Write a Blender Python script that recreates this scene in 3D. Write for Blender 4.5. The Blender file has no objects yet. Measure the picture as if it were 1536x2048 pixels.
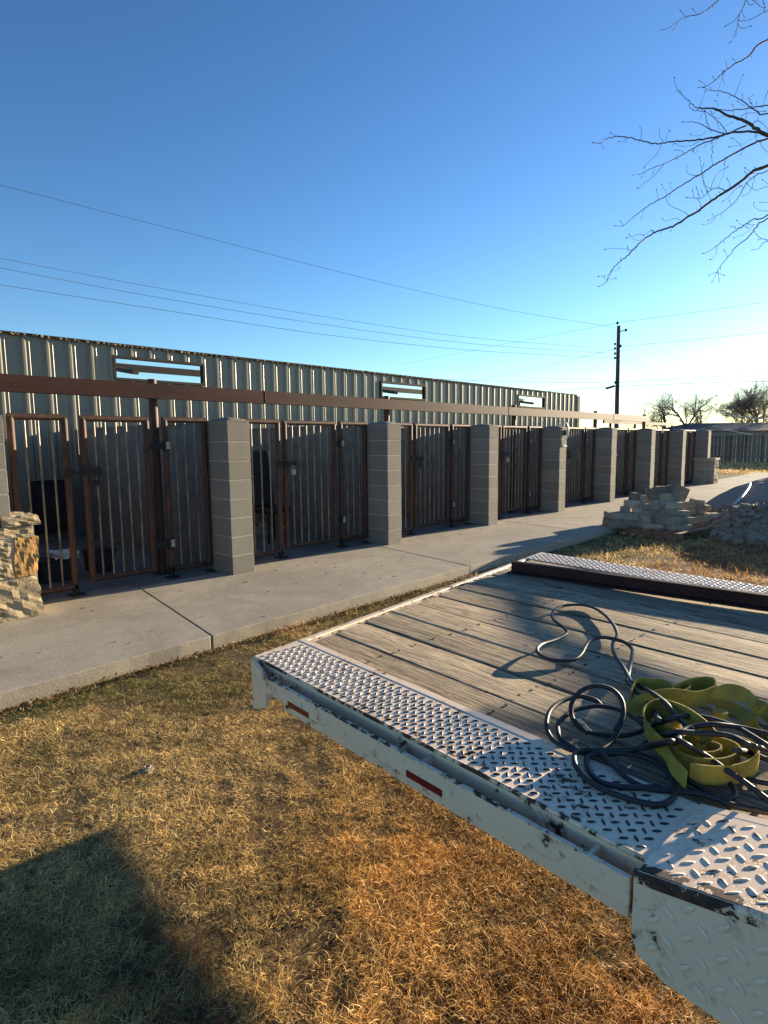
import bpy, bmesh, math, random
import numpy as np
from mathutils import Vector, Matrix
from mathutils.geometry import tessellate_polygon
random.seed(7); RNG = np.random.default_rng(7)
S_ = bpy.context.scene; COL = S_.collection

# ---------------------------------------------------------------- camera
FPX = 1187.0930; PITCH = -0.117233; ROLL = -0.010404; YAW = 0.811170
CAM = Vector((0.0, -5.4813, 1.4009))
_cp, _sp = math.cos(PITCH), math.sin(PITCH)
FW = Vector((math.sin(YAW)*_cp, math.cos(YAW)*_cp, _sp))
_R = Vector((math.cos(YAW), -math.sin(YAW), 0)); _U = _R.cross(FW)
RT = _R*math.cos(ROLL) + _U*math.sin(ROLL); UP = -_R*math.sin(ROLL) + _U*math.cos(ROLL)
cd = bpy.data.cameras.new('camera'); cam = bpy.data.objects.new('camera', cd); COL.objects.link(cam)
cam.matrix_world = Matrix(((RT.x, UP.x, -FW.x, CAM.x), (RT.y, UP.y, -FW.y, CAM.y), (RT.z, UP.z, -FW.z, CAM.z), (0, 0, 0, 1)))
cd.sensor_fit = 'VERTICAL'; cd.sensor_height = 36; cd.lens = 36*FPX/2048; cd.clip_start = .05; cd.clip_end = 2000
S_.camera = cam

# ---------------------------------------------------------------- sky, sun, exposure
SUN_AZ = math.radians(-8); SUN_EL = math.radians(8.8)
SUN = Vector((math.cos(SUN_AZ)*math.cos(SUN_EL), math.sin(SUN_AZ)*math.cos(SUN_EL), math.sin(SUN_EL)))
w = bpy.data.worlds.new('World'); S_.world = w; w.use_nodes = True
wn = w.node_tree; bgn = wn.nodes['Background']
sky = wn.nodes.new('ShaderNodeTexSky'); sky.sky_type = 'NISHITA'; sky.sun_disc = False
sky.sun_elevation = SUN_EL; sky.sun_rotation = math.pi/2 - SUN_AZ
sky.altitude = 300; sky.air_density = 1.0; sky.dust_density = 0.22; sky.ozone_density = 3.0
hs = wn.nodes.new('ShaderNodeHueSaturation'); hs.inputs['Saturation'].default_value = 1.05; hs.inputs['Hue'].default_value = .503; gm = wn.nodes.new('ShaderNodeGamma'); gm.inputs[1].default_value = 1.22; wn.links.new(sky.outputs[0], gm.inputs[0]); wn.links.new(gm.outputs[0], hs.inputs['Color']); wn.links.new(hs.outputs[0], bgn.inputs[0]); bgn.inputs[1].default_value = 0.06
sl = bpy.data.lights.new('sun', 'SUN'); sl.energy = 5.0; sl.angle = math.radians(.4); sl.color = (1, .83, .58)
so = bpy.data.objects.new('sun', sl); COL.objects.link(so)
so.rotation_euler = SUN.to_track_quat('Z', 'Y').to_euler(); so.location = (20, -4, 12)
S_.view_settings.view_transform = 'Standard'; S_.view_settings.look = 'None'
S_.view_settings.exposure = 1.8; S_.view_settings.gamma = 1
S_.render.engine = 'CYCLES'
S_.cycles.max_bounces = 6; S_.cycles.use_denoising = True

# ---------------------------------------------------------------- helpers
def ray(u, v): return FW + RT*((u-768)/FPX) - UP*((v-1024)/FPX)
def atz(u, v, z): d = ray(u, v); return CAM + d*((z-CAM.z)/d.z)
def aty(u, v, y): d = ray(u, v); return CAM + d*((y-CAM.y)/d.y)
def atx(u, v, x): d = ray(u, v); return CAM + d*((x-CAM.x)/d.x)
def atd(u, v, dist): return CAM + ray(u, v)*dist

def tag(o, label=None, cat=None, group=None, kind=None):
    if label: o['label'] = label
    if cat: o['category'] = cat
    if group: o['group'] = group
    if kind or cat: o['kind'] = kind or 'thing'
    return o
def empty(name, loc, label, cat, group=None):
    o = bpy.data.objects.new(name, None); o.location = loc; o.empty_display_size = .1; COL.objects.link(o)
    return tag(o, label, cat, group)

class MB:
    def __init__(s): s.v = []; s.f = []; s.sm = []
    def add(s, vs, fs, smooth=False):
        b = len(s.v); s.v += [tuple(x) for x in vs]; s.f += [tuple(i+b for i in f) for f in fs]; s.sm += [smooth]*len(fs); return s
    def box(s, a, b):
        x0, y0, z0 = a; x1, y1, z1 = b
        return s.hexa([(x0, y0, z0), (x1, y0, z0), (x1, y1, z0), (x0, y1, z0), (x0, y0, z1), (x1, y0, z1), (x1, y1, z1), (x0, y1, z1)])
    def hexa(s, p):
        return s.add(p, [(3, 2, 1, 0), (4, 5, 6, 7), (0, 1, 5, 4), (1, 2, 6, 5), (2, 3, 7, 6), (3, 0, 4, 7)])
    def obox(s, c, ax, ay, az, hx, hy, hz):
        c, ax, ay, az = map(Vector, (c, ax, ay, az))
        return s.hexa([c+ax*(sx*hx)+ay*(sy*hy)+az*(sz*hz) for sz in (-1, 1) for sx, sy in ((-1, -1), (1, -1), (1, 1), (-1, 1))])
    def bar(s, p, q, wd, ht, up=(0, 0, 1)):
        p, q = Vector(p), Vector(q); a = (q-p); L = a.length; a.normalize()
        side = a.cross(Vector(up)).normalized(); u2 = side.cross(a)
        return s.obox((p+q)/2, a, side, u2, L/2, wd/2, ht/2)
    def tube(s, pts, r, n=10, cap=True, closed=False):
        pts = [Vector(p) for p in pts]; m = len(pts)
        rr = r if isinstance(r, (list, tuple)) else [r]*m
        vs = []; prev = None
        for i, p in enumerate(pts):
            if closed: t = pts[(i+1) % m]-pts[i-1]
            else: t = pts[min(i+1, m-1)]-pts[max(i-1, 0)]
            t.normalize()
            if prev is None:
                nrm = t.orthogonal().normalized()
            else:
                nrm = (prev-t*prev.dot(t))
                nrm = nrm.normalized() if nrm.length > 1e-6 else t.orthogonal().normalized()
            prev = nrm; b = t.cross(nrm)
            for k in range(n):
                a = 2*math.pi*k/n; vs.append(p+nrm*(math.cos(a)*rr[i])+b*(math.sin(a)*rr[i]))
        fs = []
        for i in range(m if closed else m-1):
            j = (i+1) % m
            for k in range(n):
                k2 = (k+1) % n; fs.append((i*n+k, i*n+k2, j*n+k2, j*n+k))
        s.add(vs, fs, True)
        if cap and not closed:
            s.add(vs[:n][::-1], [tuple(range(n))]); s.add(vs[-n:], [tuple(range(n))])
        return s
    def prism(s, poly, z0, z1):
        n = len(poly); area = sum(poly[i][0]*poly[(i+1) % n][1]-poly[(i+1) % n][0]*poly[i][1] for i in range(n))
        if area < 0: poly = poly[::-1]
        vs = [(x, y, z0) for x, y in poly]+[(x, y, z1) for x, y in poly]
        return s.add(vs, [tuple(range(n))[::-1], tuple(range(n, 2*n))]+[(i, (i+1) % n, n+(i+1) % n, n+i) for i in range(n)])
    def build(s, name, mat, parent=None, bevel=0, smooth=None):
        me = bpy.data.meshes.new(name)
        off = Vector(parent_loc(parent)) if parent else Vector((0, 0, 0))
        me.from_pydata([tuple(Vector(v)-off) for v in s.v], [], s.f)
        me.materials.append(mat)
        me.polygons.foreach_set('use_smooth', s.sm if smooth is None else [smooth]*len(s.f)); me.update()
        o = bpy.data.objects.new(name, me); COL.objects.link(o)
        if parent: o.parent = parent
        if bevel:
            b = o.modifiers.new('bevel', 'BEVEL'); b.width = bevel; b.segments = 2; b.limit_method = 'ANGLE'
        return o
def parent_loc(p):
    l = Vector((0, 0, 0))
    while p: l = l+p.location; p = p.parent
    return l
def npmesh(name, V, Fq, mat, cols=None, smooth=False, parent=None):
    """V (n,3) array, Fq (m,k) array of quads or tris"""
    me = bpy.data.meshes.new(name); k = Fq.shape[1]
    if parent: V = V-np.array(parent_loc(parent))
    me.vertices.add(len(V)); me.vertices.foreach_set('co', V.astype(np.float32).ravel())
    me.loops.add(Fq.size); me.loops.foreach_set('vertex_index', Fq.astype(np.int32).ravel())
    me.polygons.add(len(Fq)); me.polygons.foreach_set('loop_start', np.arange(0, Fq.size, k, dtype=np.int32))
    me.polygons.foreach_set('use_smooth', np.full(len(Fq), smooth))
    me.update(calc_edges=True)
    if cols is not None:
        a = me.color_attributes.new('Col', 'FLOAT_COLOR', 'POINT'); c = np.ones((len(V), 4), np.float32); c[:, :3] = cols
        a.data.foreach_set('color', c.ravel())
    me.materials.append(mat); o = bpy.data.objects.new(name, me); COL.objects.link(o)
    if parent: o.parent = parent
    return o
def vnoise(x, y, seed=0):
    x = np.asarray(x, float); y = np.asarray(y, float)
    r = np.random.default_rng(seed); T = r.random((256, 256))
    xi = np.floor(x).astype(int); yi = np.floor(y).astype(int); fx = x-xi; fy = y-yi
    fx = fx*fx*(3-2*fx); fy = fy*fy*(3-2*fy); g = lambda a, b: T[a % 256, b % 256]
    return (g(xi, yi)*(1-fx)+g(xi+1, yi)*fx)*(1-fy)+(g(xi, yi+1)*(1-fx)+g(xi+1, yi+1)*fx)*fy
def fbm(x, y, seed=0, o=4):
    t = 0; a = .5
    for i in range(o): t = t+a*vnoise(x*2**i, y*2**i, seed+i); a *= .5
    return t/(1-.5**o)
def spline(pts, n=8, closed=False):
    P = [Vector(p) for p in pts]; out = []; m = len(P)
    for i in range(m if closed else m-1):
        if closed: a, b, c, d = P[i-1], P[i], P[(i+1) % m], P[(i+2) % m]
        else: a, b, c, d = P[max(i-1, 0)], P[i], P[i+1], P[min(i+2, m-1)]
        for k in range(n):
            t = k/n; out.append(.5*((2*b)+(c-a)*t+(2*a-5*b+4*c-d)*t*t+(-a+3*b-3*c+d)*t**3))
    if not closed: out.append(P[-1])
    return out

# ---------------------------------------------------------------- materials
class NT:
    def __init__(s, name):
        s.m = bpy.data.materials.new(name); s.m.use_nodes = True; s.t = s.m.node_tree
        s.b = s.t.nodes['Principled BSDF']; s.pos = s.t.nodes.new('ShaderNodeNewGeometry').outputs['Position']
    def n(s, ty, **kw):
        o = s.t.nodes.new(ty)
        for k, v in kw.items(): setattr(o, k, v)
        return o
    def l(s, a, b): s.t.links.new(a, b)
    def map(s, sc=(1, 1, 1), rot=(0, 0, 0)):
        m = s.n('ShaderNodeMapping'); m.inputs['Scale'].default_value = sc; m.inputs['Rotation'].default_value = rot; s.l(s.pos, m.inputs[0]); return m.outputs[0]
    def noise(s, scale, detail=4, rough=.6, vec=None, dist=0):
        o = s.n('ShaderNodeTexNoise'); o.inputs['Scale'].default_value = scale; o.inputs['Detail'].default_value = detail
        o.inputs['Roughness'].default_value = rough; o.inputs['Distortion'].default_value = dist; s.l(vec or s.pos, o.inputs['Vector']); return o.outputs['Fac']
    def vor(s, scale, feat='F1', vec=None, out='Distance'):
        o = s.n('ShaderNodeTexVoronoi', feature=feat); o.inputs['Scale'].default_value = scale; s.l(vec or s.pos, o.inputs['Vector']); return o.outputs[out]
    def ramp(s, fac, stops, interp='LINEAR'):
        o = s.n('ShaderNodeValToRGB'); o.color_ramp.interpolation = interp; e = o.color_ramp.elements
        while len(e) < len(stops): e.new(.5)
        for i, (p, c) in enumerate(stops):
            e[i].position = p; e[i].color = (c, c, c, 1) if isinstance(c, (int, float)) else (*c, 1)
        s.l(fac, o.inputs[0]); return o.outputs[0]
    def mix(s, fac, a, b, bt='MIX'):
        o = s.n('ShaderNodeMix', data_type='RGBA', blend_type=bt)
        for k, v in ((0, fac), (6, a), (7, b)):
            if isinstance(v, (int, float)): o.inputs[k].default_value = v if k == 0 else (v, v, v, 1)
            elif isinstance(v, tuple): o.inputs[k].default_value = (*v, 1)
            else: s.l(v, o.inputs[k])
        return o.outputs[2]
    def math(s, op, a, b=0):
        o = s.n('ShaderNodeMath', operation=op)
        for k, v in ((0, a), (1, b)):
            if isinstance(v, (int, float)): o.inputs[k].default_value = v
            else: s.l(v, o.inputs[k])
        return o.outputs[0]
    def bump(s, h, strength=.5, dist=.01):
        o = s.n('ShaderNodeBump'); o.inputs['Strength'].default_value = strength; o.inputs['Distance'].default_value = dist
        s.l(h, o.inputs['Height']); s.l(o.outputs[0], s.b.inputs['Normal']); return o
    def fin(s, col=None, rough=None, metal=0, spec=.5):
        for k, v in (('Base Color', col), ('Roughness', rough), ('Metallic', metal), ('Specular IOR Level', spec)):
            if v is None: continue
            if isinstance(v, (int, float)): s.b.inputs[k].default_value = v
            elif isinstance(v, tuple): s.b.inputs[k].default_value = (*v, 1)
            else: s.l(v, s.b.inputs[k])
        return s.m
def simple(name, col, rough=.6, metal=0, var=.25, scale=30, bump=.2, bd=.002):
    t = NT(name); n = t.noise(scale, 5)
    c = t.mix(t.ramp(n, [(.3, 0), (.7, 1)]), tuple(x*(1-var) for x in col), tuple(min(1, x*(1+var)) for x in col))
    if bump: t.bump(n, bump, bd)
    return t.fin(c, rough, metal)

def m_concrete():
    t = NT('walkway_concrete'); n = t.noise(1.3, 6, .65); f = t.noise(90, 6, .7); st = t.noise(4, 8, .7, t.map((.6, 1.6, 1)))
    c = t.ramp(n, [(.3, (.34, .29, .215)), (.7, (.44, .385, .29))])
    c = t.mix(t.ramp(st, [(.5, 0), (.75, .55)]), c, (.26, .225, .18))
    c = t.mix(t.ramp(f, [(.35, .5), (.6, 0)]), c, (.2, .18, .15)); c = t.mix(t.ramp(t.noise(.8, 9, .75, dist=.8), [(.47, 0), (.60, .65)]), c, (.25, .215, .165)); c = t.mix(t.ramp(t.noise(14, 6, .7, t.map((.4, 1.4, 1))), [(.56, 0), (.7, .4)]), c, (.19, .165, .135))
    h = t.math('ADD', t.math('MULTIPLY', f, .5), t.math('MULTIPLY', t.noise(9, 5, .6, t.map((.5, 2.5, 1))), 1.2)); t.bump(h, .35, .012)
    return t.fin(c, .8, 0, .35)
def m_cmu():
    t = NT('concrete_block'); f = t.noise(260, 4, .8); n = t.noise(5, 5)
    z = t.n('ShaderNodeSeparateXYZ'); t.l(t.pos, z.inputs[0])
    blk = t.math('FLOOR', t.math('DIVIDE', z.outputs[2], .2032)); bx = t.math('FLOOR', t.math('DIVIDE', z.outputs[0], 2.4414))
    w_ = t.n('ShaderNodeTexWhiteNoise', noise_dimensions='2D'); cb = t.n('ShaderNodeCombineXYZ'); t.l(blk, cb.inputs[0]); t.l(bx, cb.inputs[1]); t.l(cb.outputs[0], w_.inputs['Vector'])
    c = t.mix(w_.outputs['Value'], (.20, .183, .152), (.275, .25, .21))
    c = t.mix(t.ramp(n, [(.35, 0), (.7, .5)]), c, (.20, .18, .15))
    c = t.mix(t.ramp(f, [(.38, .7), (.55, 0)]), c, (.10, .095, .09))
    t.bump(t.math('ADD', f, n), .6, .004); return t.fin(c, .9, 0, .3)
def m_mortar(): return simple('mortar', (.35, .325, .27), .9, 0, .2, 60, .5, .004)
def m_stone(name, tones, sc=7, mossy=False, bd=.03):
    t = NT(name); n = t.noise(sc, 8, .72, dist=.6); n2 = t.noise(sc*4, 6, .7); v = t.vor(sc*.5, out='Color')
    c = t.ramp(n, [(.25, tones[0]), (.45, tones[1]), (.6, tones[2]), (.8, tones[3])])
    c = t.mix(.3, c, t.ramp(v, [(0, tones[1]), (1, tones[2])]))
    c = t.mix(t.ramp(n2, [(.5, 0), (.68, .6)]), c, (.06, .05, .04))
    oi = t.n('ShaderNodeObjectInfo'); c = t.mix(1.0, c, t.ramp(oi.outputs['Random'], [(0, .5), (1, 1.35)]) if mossy else 1.0, 'MULTIPLY')
    t.bump(t.math('ADD', n, t.math('MULTIPLY', n2, .5)), 1, bd); return t.fin(c, .85, 0, .3)
def m_rust(name='rusty_pipe', dark=1.0):
    t = NT(name); n = t.noise(18, 8, .7, t.map((1, 1, .35))); m = t.noise(70, 5, .7)
    c = t.ramp(n, [(.3, (.022*dark, .012*dark, .009*dark)), (.5, (.06*dark, .024*dark, .013*dark)), (.7, (.14*dark, .055*dark, .024*dark))])
    c = t.mix(t.ramp(m, [(.4, .5), (.6, 0)]), c, (.045, .028, .02)); t.bump(m, .3, .002)
    return t.fin(c, .62, .1, .4)
def m_primer():
    t = NT('red_oxide_primer'); n = t.noise(6, 6, .6, t.map((.25, 1, 2))); m = t.noise(40, 5)
    c = t.ramp(n, [(.3, (.030, .012, .012)), (.7, (.055, .024, .020))]); c = t.mix(t.ramp(m, [(.6, 0), (.75, .4)]), c, (.12, .09, .07))
    t.bump(m, .12, .001); return t.fin(c, .65, 0, .12)
def m_barsteel():
    t = NT('mill_scale_steel'); n = t.noise(25, 6, .7, t.map((1, 1, .2)))
    c = t.ramp(n, [(.35, (.06, .052, .045)), (.6, (.22, .19, .16)), (.8, (.30, .20, .13))]); return t.fin(c, .4, .6, .5)
def m_sheet():
    t = NT('ribbed_sheet_metal'); n = t.noise(3, 6, .6, t.map((1, 1, .15))); m = t.noise(1.2, 3)
    c = t.ramp(n, [(.3, (.185, .172, .138)), (.7, (.235, .22, .178))]); c = t.mix(t.ramp(m, [(.4, 0), (.8, .3)]), c, (.21, .195, .16))
    return t.fin(c, .38, .25, .5)
def m_wood():
    t = NT('weathered_plank'); a = math.atan2(-.9966, -.083)
    v0 = t.map((1, 1, 1), (0, 0, -a-0.0)); 
    at = t.n('ShaderNodeAttribute'); at.attribute_name = 'Col'
    off = t.n('ShaderNodeVectorMath', operation='ADD'); t.l(v0, off.inputs[0]); t.l(at.outputs['Color'], off.inputs[1])
    mp = t.n('ShaderNodeMapping'); mp.inputs['Scale'].default_value = (1, 14, 1); t.l(off.outputs[0], mp.inputs[0])
    g = t.noise(5.5, 9, .72, mp.outputs[0], .7)
    mp2 = t.n('ShaderNodeMapping'); mp2.inputs['Scale'].default_value = (1.1, 48, 1); t.l(off.outputs[0], mp2.inputs[0]); g2 = t.noise(5, 6, .7, mp2.outputs[0], .3)
    mp3 = t.n('ShaderNodeMapping'); mp3.inputs['Scale'].default_value = (1.4, 3.5, 1); t.l(off.outputs[0], mp3.inputs[0])
    kn = t.vor(2.6, vec=mp3.outputs[0])
    c = t.ramp(g, [(.3, (.12, .085, .052)), (.43, (.31, .235, .15)), (.54, (.56, .445, .29)), (.63, (.35, .265, .17)), (.8, (.18, .13, .085))])
    c = t.mix(t.ramp(g2, [(.40, .95), (.54, 0)]), c, (.075, .055, .038))
    c = t.mix(t.ramp(kn, [(.035, .9), (.075, 0)]), c, (.05, .035, .025))
    sr = t.n('ShaderNodeSeparateColor'); t.l(at.outputs['Color'], sr.inputs[0]); c = t.mix(1.0, c, t.ramp(t.math('DIVIDE', sr.outputs[0], 7), [(0, .62), (1, 1.12)]), 'MULTIPLY')
    spk = t.noise(22, 3, .5, off.outputs[0]); c = t.mix(t.ramp(spk, [(.70, 0), (.74, .85)]), c, (.045, .035, .03))
    t.bump(t.math('ADD', g, t.math('MULTIPLY', g2, .8)), .75, .006); return t.fin(c, .78, 0, .3)
def m_paint(name, th=.66, sc=26, base=(.82, .62, .43)):
    t = NT(name); n = t.noise(sc, 8, .72); n2 = t.noise(3.0, 5, .6); big = t.noise(sc*.22, 4, .6)
    k = t.math('ADD', t.math('MULTIPLY', n, .6), t.math('MULTIPLY', big, .4)); chip = t.ramp(k, [(th-.012, 0), (th, 1)])
    halo = t.ramp(k, [(th-.07, 0), (th-.01, .55)])
    c = t.mix(t.ramp(n2, [(.4, 0), (.8, .5)]), base, tuple(x*.8 for x in (base[0], base[1]*.96, base[2]*.88)))
    c = t.mix(halo, c, (.36, .24, .13))
    rc = t.ramp(t.noise(60, 4), [(.35, (.022, .016, .013)), (.65, (.09, .042, .022))]); c = t.mix(chip, c, rc)
    t.bump(t.math('SUBTRACT', 1, chip), .5, .0012); return t.fin(c, t.ramp(chip, [(0, .36), (1, .8)]), 0, .5)
def m_lug():
    t = NT('worn_tread_lug'); n = t.noise(9, 5, .6); at = t.n('ShaderNodeAttribute'); at.attribute_name = 'Col'
    sep = t.n('ShaderNodeSeparateColor'); t.l(at.outputs['Color'], sep.inputs[0])
    k = t.math('ADD', t.math('MULTIPLY', t.noise(55, 4, .6), .35), t.math('MULTIPLY', sep.outputs[0], .65))
    chip = t.ramp(k, [(.47, 0), (.53, 1)])
    rc = t.ramp(t.noise(80, 4), [(.35, (.022, .018, .015)), (.7, (.085, .05, .03))])
    return t.fin(t.mix(chip, (.78, .61, .43), rc), .45, 0, .5)
def m_grass():
    t = NT('dry_grass_blade'); at = t.n('ShaderNodeAttribute'); at.attribute_name = 'Col'
    t.l(at.outputs['Color'], t.b.inputs['Base Color']); t.b.inputs['Roughness'].default_value = .6; t.b.inputs['Specular IOR Level'].default_value = .3
    tr = t.n('ShaderNodeBsdfTranslucent'); t.l(at.outputs['Color'], tr.inputs[0]); mx = t.n('ShaderNodeMixShader'); mx.inputs[0].default_value = .35
    out = t.t.nodes['Material Output']; t.l(t.b.outputs[0], mx.inputs[1]); t.l(tr.outputs[0], mx.inputs[2]); t.l(mx.outputs[0], out.inputs[0]); return t.m
def m_ground():
    t = NT('dry_lawn_ground'); n = t.noise(1.6, 6, .6); f = t.noise(45, 8, .75); b = t.noise(.35, 4)
    c = t.ramp(f, [(.3, (.04, .026, .015)), (.5, (.13, .085, .042)), (.68, (.32, .22, .10))])
    c = t.mix(t.ramp(n, [(.42, 0), (.62, .6)]), c, (.13, .09, .05)); c = t.mix(t.ramp(b, [(.45, 0), (.7, .35)]), c, (.20, .16, .08))
    t.bump(t.math('ADD', f, n), .9, .03); return t.fin(c, .95, 0, .1)
def m_dirt(name='dug_soil', col=(.40, .30, .215)):
    t = NT(name); f = t.noise(14, 8, .75); g = t.noise(90, 4, .7)
    c = t.ramp(f, [(.3, tuple(x*.6 for x in col)), (.7, tuple(x*1.3 for x in col))]); t.bump(t.math('ADD', f, t.math('MULTIPLY', g, .4)), .6, .02); return t.fin(c, .95, 0, .1)
def m_plankfence():
    t = NT('grey_fence_board'); n = t.noise(6, 6, .6, t.map((1, 1, .12))); b = t.noise(2.6, 2, .8, t.map((.01, 1, .02)))
    c = t.ramp(n, [(.3, (.17, .125, .09)), (.7, (.29, .225, .165))]); c = t.mix(t.ramp(b, [(.42, .75), (.56, 0)]), c, (.07, .062, .055)); t.bump(n, .4, .01); return t.fin(c, .85, 0, .2)
def m_strap():
    t = NT('yellow_webbing'); w_ = t.noise(300, 2); n = t.noise(7, 6, .65)
    c = t.ramp(n, [(.32, (.19, .145, .03)), (.55, (.36, .29, .055)), (.75, (.22, .15, .045))]); c = t.mix(t.ramp(t.noise(30, 5), [(.55, 0), (.75, .6)]), c, (.18, .14, .05))
    t.bump(w_, .5, .0015); return t.fin(c, .8, 0, .2)

M = dict(concrete=m_concrete(), cmu=m_cmu(), cmu_in=simple('shade_tinted_block', (.165, .152, .128), .9, 0, .25, 8, .4, .004), floor=simple('kennel_floor', (.15, .142, .125), .85, 0, .3, 3, .3, .005), mortar=m_mortar(), rust=m_rust(), primer=m_primer(), bar=m_barsteel(), sheet=m_sheet(), wood=m_wood(),  # partition block and kennel floor colours darkened to stand in for interior shade
         paint=m_paint('white_chipped_paint', .595), worn=m_paint('white_worn_paint', .565, 30), edge=m_paint('rusted_edge_paint', .50, 34), vworn=m_paint('bare_worn_edge', .505, 34), platepaint=m_paint('white_plate_paint', .59, 30), lug=m_lug(),
         grass=m_grass(), ground=m_ground(), dirt=m_dirt(), fence=m_plankfence(), strap=m_strap(),
         dark=simple('black_steel', (.014, .012, .011), .85, 0, .3), hinge=simple('galvanised_hinge', (.30, .28, .25), .5, .4, .3, 60),
         black=simple('black_plastic', (.012, .012, .014), .45), rubber=simple('black_cord_rubber', (.018, .018, .019), .55, 0, .3, 60, .1),
         red=simple('red_reflective_tape', (.17, .008, .010), .35, 0, .1), silver=simple('silver_reflective_tape', (.46, .41, .33), .35, .2, .1),
         pole=simple('creosoted_pole', (.085, .065, .05), .9, 0, .3, 8, .5, .01), wire=simple('cable_jacket', (.03, .033, .036), 1.0, 0, .1, 5, 0),
         bark=simple('grey_bark', (.075, .062, .05), .9, 0, .35, 20, .6, .01), twig=simple('far_bark', (.19, .15, .11), .9, 0, .3, 3, 0),
         roof=simple('dark_shingles', (.09, .085, .085), .9, 0, .3, 4, .4, .03), siding=simple('house_siding', (.32, .30, .27), .8, 0, .1, 2, 0),
         pvc=simple('white_pvc', (.62, .62, .58), .4, 0, .1), stoneA=m_stone('ledge_stone', [(.17, .135, .10), (.32, .26, .185), (.43, .36, .26), (.26, .215, .155)], 6, True, .012),
         stoneB=m_stone('tan_veneer_stone', [(.14, .10, .07), (.30, .22, .12), (.42, .34, .22), (.22, .18, .13)], 8, False, .010),
         stoneO=m_stone('orange_veneer_stone', [(.16, .08, .03), (.34, .18, .06), (.44, .26, .09), (.24, .15, .08)], 16, False, .010),
         rubble=m_stone('broken_rubble', [(.13, .10, .075), (.21, .17, .125), (.33, .275, .21), (.17, .135, .10)], 12, False, .008),
         board=simple('reddish_board', (.22, .115, .07), .85, 0, .3, 12), foam=simple('crumbled_sealant', (.20, .145, .085), .9, 0, .5, 60, .8, .01),
         tire=simple('tyre_rubber', (.02, .02, .02), .8), leaf=simple('dead_leaf', (.11, .07, .04), .8, 0, .5, 30))

# ================================================================= SETTING
X1, SP, W = 3.4104, 2.4414, .2737            # first pillar, spacing, width
PX = [X1+(i-1)*SP for i in range(9)]          # pillar 0..8, left edges
GZ = -.10
# ground
mb = MB(); mb.add([(-300, -300, GZ), (500, -300, GZ), (500, 400, GZ), (-300, 400, GZ)], [(0, 1, 2, 3)]); tag(mb.build('ground', M['ground']), kind='structure')
# walkway of slabs with skewed joints, kennel floor behind
jx = [-4, -.85, 2.45, 5.70, 8.95, 12.2, 15.45, 18.7, 22, 25.2, 28.4]
def jsk(x, y): return x + (y*.16 if x > -3.9 else 0)
mb = MB()
for a, b in zip(jx[:-1], jx[1:]):
    g = .007; y0, y1 = -1.645, .25
    n = 14; front = []
    for k in range(n+1):
        t = k/n; xx = jsk(a, y0)+g+(jsk(b, y0)-jsk(a, y0)-2*g)*t; front.append((xx, y0+random.uniform(-.004, .004)))
    mb.prism(front+[(jsk(b, y1)-g, y1), (jsk(a, y1)+g, y1)], GZ-.1, 0)
mb.box((-3.9, -1.60, GZ-.1), (28.3, .2, -.03))
tag(mb.build('walkway', M['concrete'], bevel=.006), kind='structure')

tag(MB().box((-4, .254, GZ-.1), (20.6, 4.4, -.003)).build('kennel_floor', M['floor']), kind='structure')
# ---------------------------------------------------------------- dirt pile (heightfield)
def pileh(x, y):
    h = .95*np.clip(1-(((x-14.6)/4.2)**2+((y+5.0)/3.35)**2), 0, 1)**.62
    h = h*(.86+.28*fbm(x*.9, y*.9, 5))+.05*fbm(x*5, y*5, 9)*(h > .02)
    return h
nx, ny = 170, 130; gx, gy = np.meshgrid(np.linspace(10.2, 19.2, nx), np.linspace(-9.0, -1.4, ny), indexing='ij')
hz = pileh(gx, gy)+GZ-.03; V = np.stack([gx, gy, hz], -1).reshape(-1, 3)
ii, jj = np.meshgrid(np.arange(nx-1), np.arange(ny-1), indexing='ij'); b0 = (ii*ny+jj).ravel()
tag(npmesh('dirt_pile', V, np.stack([b0, b0+ny, b0+ny+1, b0+1], -1), M['dirt'], smooth=True), 'mound of dug brown soil beside the far end of the walkway', 'dirt pile')

# ---------------------------------------------------------------- grass
BASE = np.array([[.74, .50, .18], [.54, .335, .11], [.90, .68, .31], [.35, .19, .065], [.64, .45, .165]])
def blades(pts, L, wd, cols, lean=1.1, segs=3, up=.35):
    n = len(pts); az = RNG.random(n)*2*math.pi; l = L*(.5+RNG.random(n)); ww = wd*(.6+.8*RNG.random(n))
    el = np.arccos(1-RNG.random(n)*1.0)*lean; el = np.clip(el, .1, 1.5)         # angle from the vertical
    curl = RNG.normal(0, .55, n); az2 = az+RNG.normal(0, .7, n)
    d = np.stack([np.cos(az)*np.sin(el), np.sin(az)*np.sin(el), np.cos(el)], -1)
    sd = np.stack([-np.sin(az), np.cos(az), np.zeros(n)], -1)*np.cos(curl)[:, None]+np.array([0, 0, 1])*np.sin(curl)[:, None]*.6
    V = []; p = pts.copy()
    for k in range(segs+1):
        f = 1-.85*k/segs; V += [p-sd*(ww*f/2)[:, None], p+sd*(ww*f/2)[:, None]]
        bend = np.stack([np.cos(az2), np.sin(az2), -.9+0*az], -1)*.35
        d = d+bend*(.9 if k else .4); d /= np.linalg.norm(d, axis=1)[:, None]; p = p+d*(l/segs)[:, None]
    V = np.stack(V, 1); V[:, :, 2] = np.maximum(V[:, :, 2], GZ+.002)
    m = V.shape[1]; base = (np.arange(n)*m)[:, None, None]
    q = np.array([[2*k, 2*k+1, 2*k+3, 2*k+2] for k in range(segs)])[None]
    return V.reshape(-1, 3), (base+q).reshape(-1, 4), (np.repeat(cols, m, 0).reshape(n, m, 3)*np.repeat(np.linspace(.62, 1.2, segs+1), 2)[None, :, None]).reshape(-1, 3)  # root-to-tip gradient: brown thatch stems plus painted shade in the gaps between blades
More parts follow.
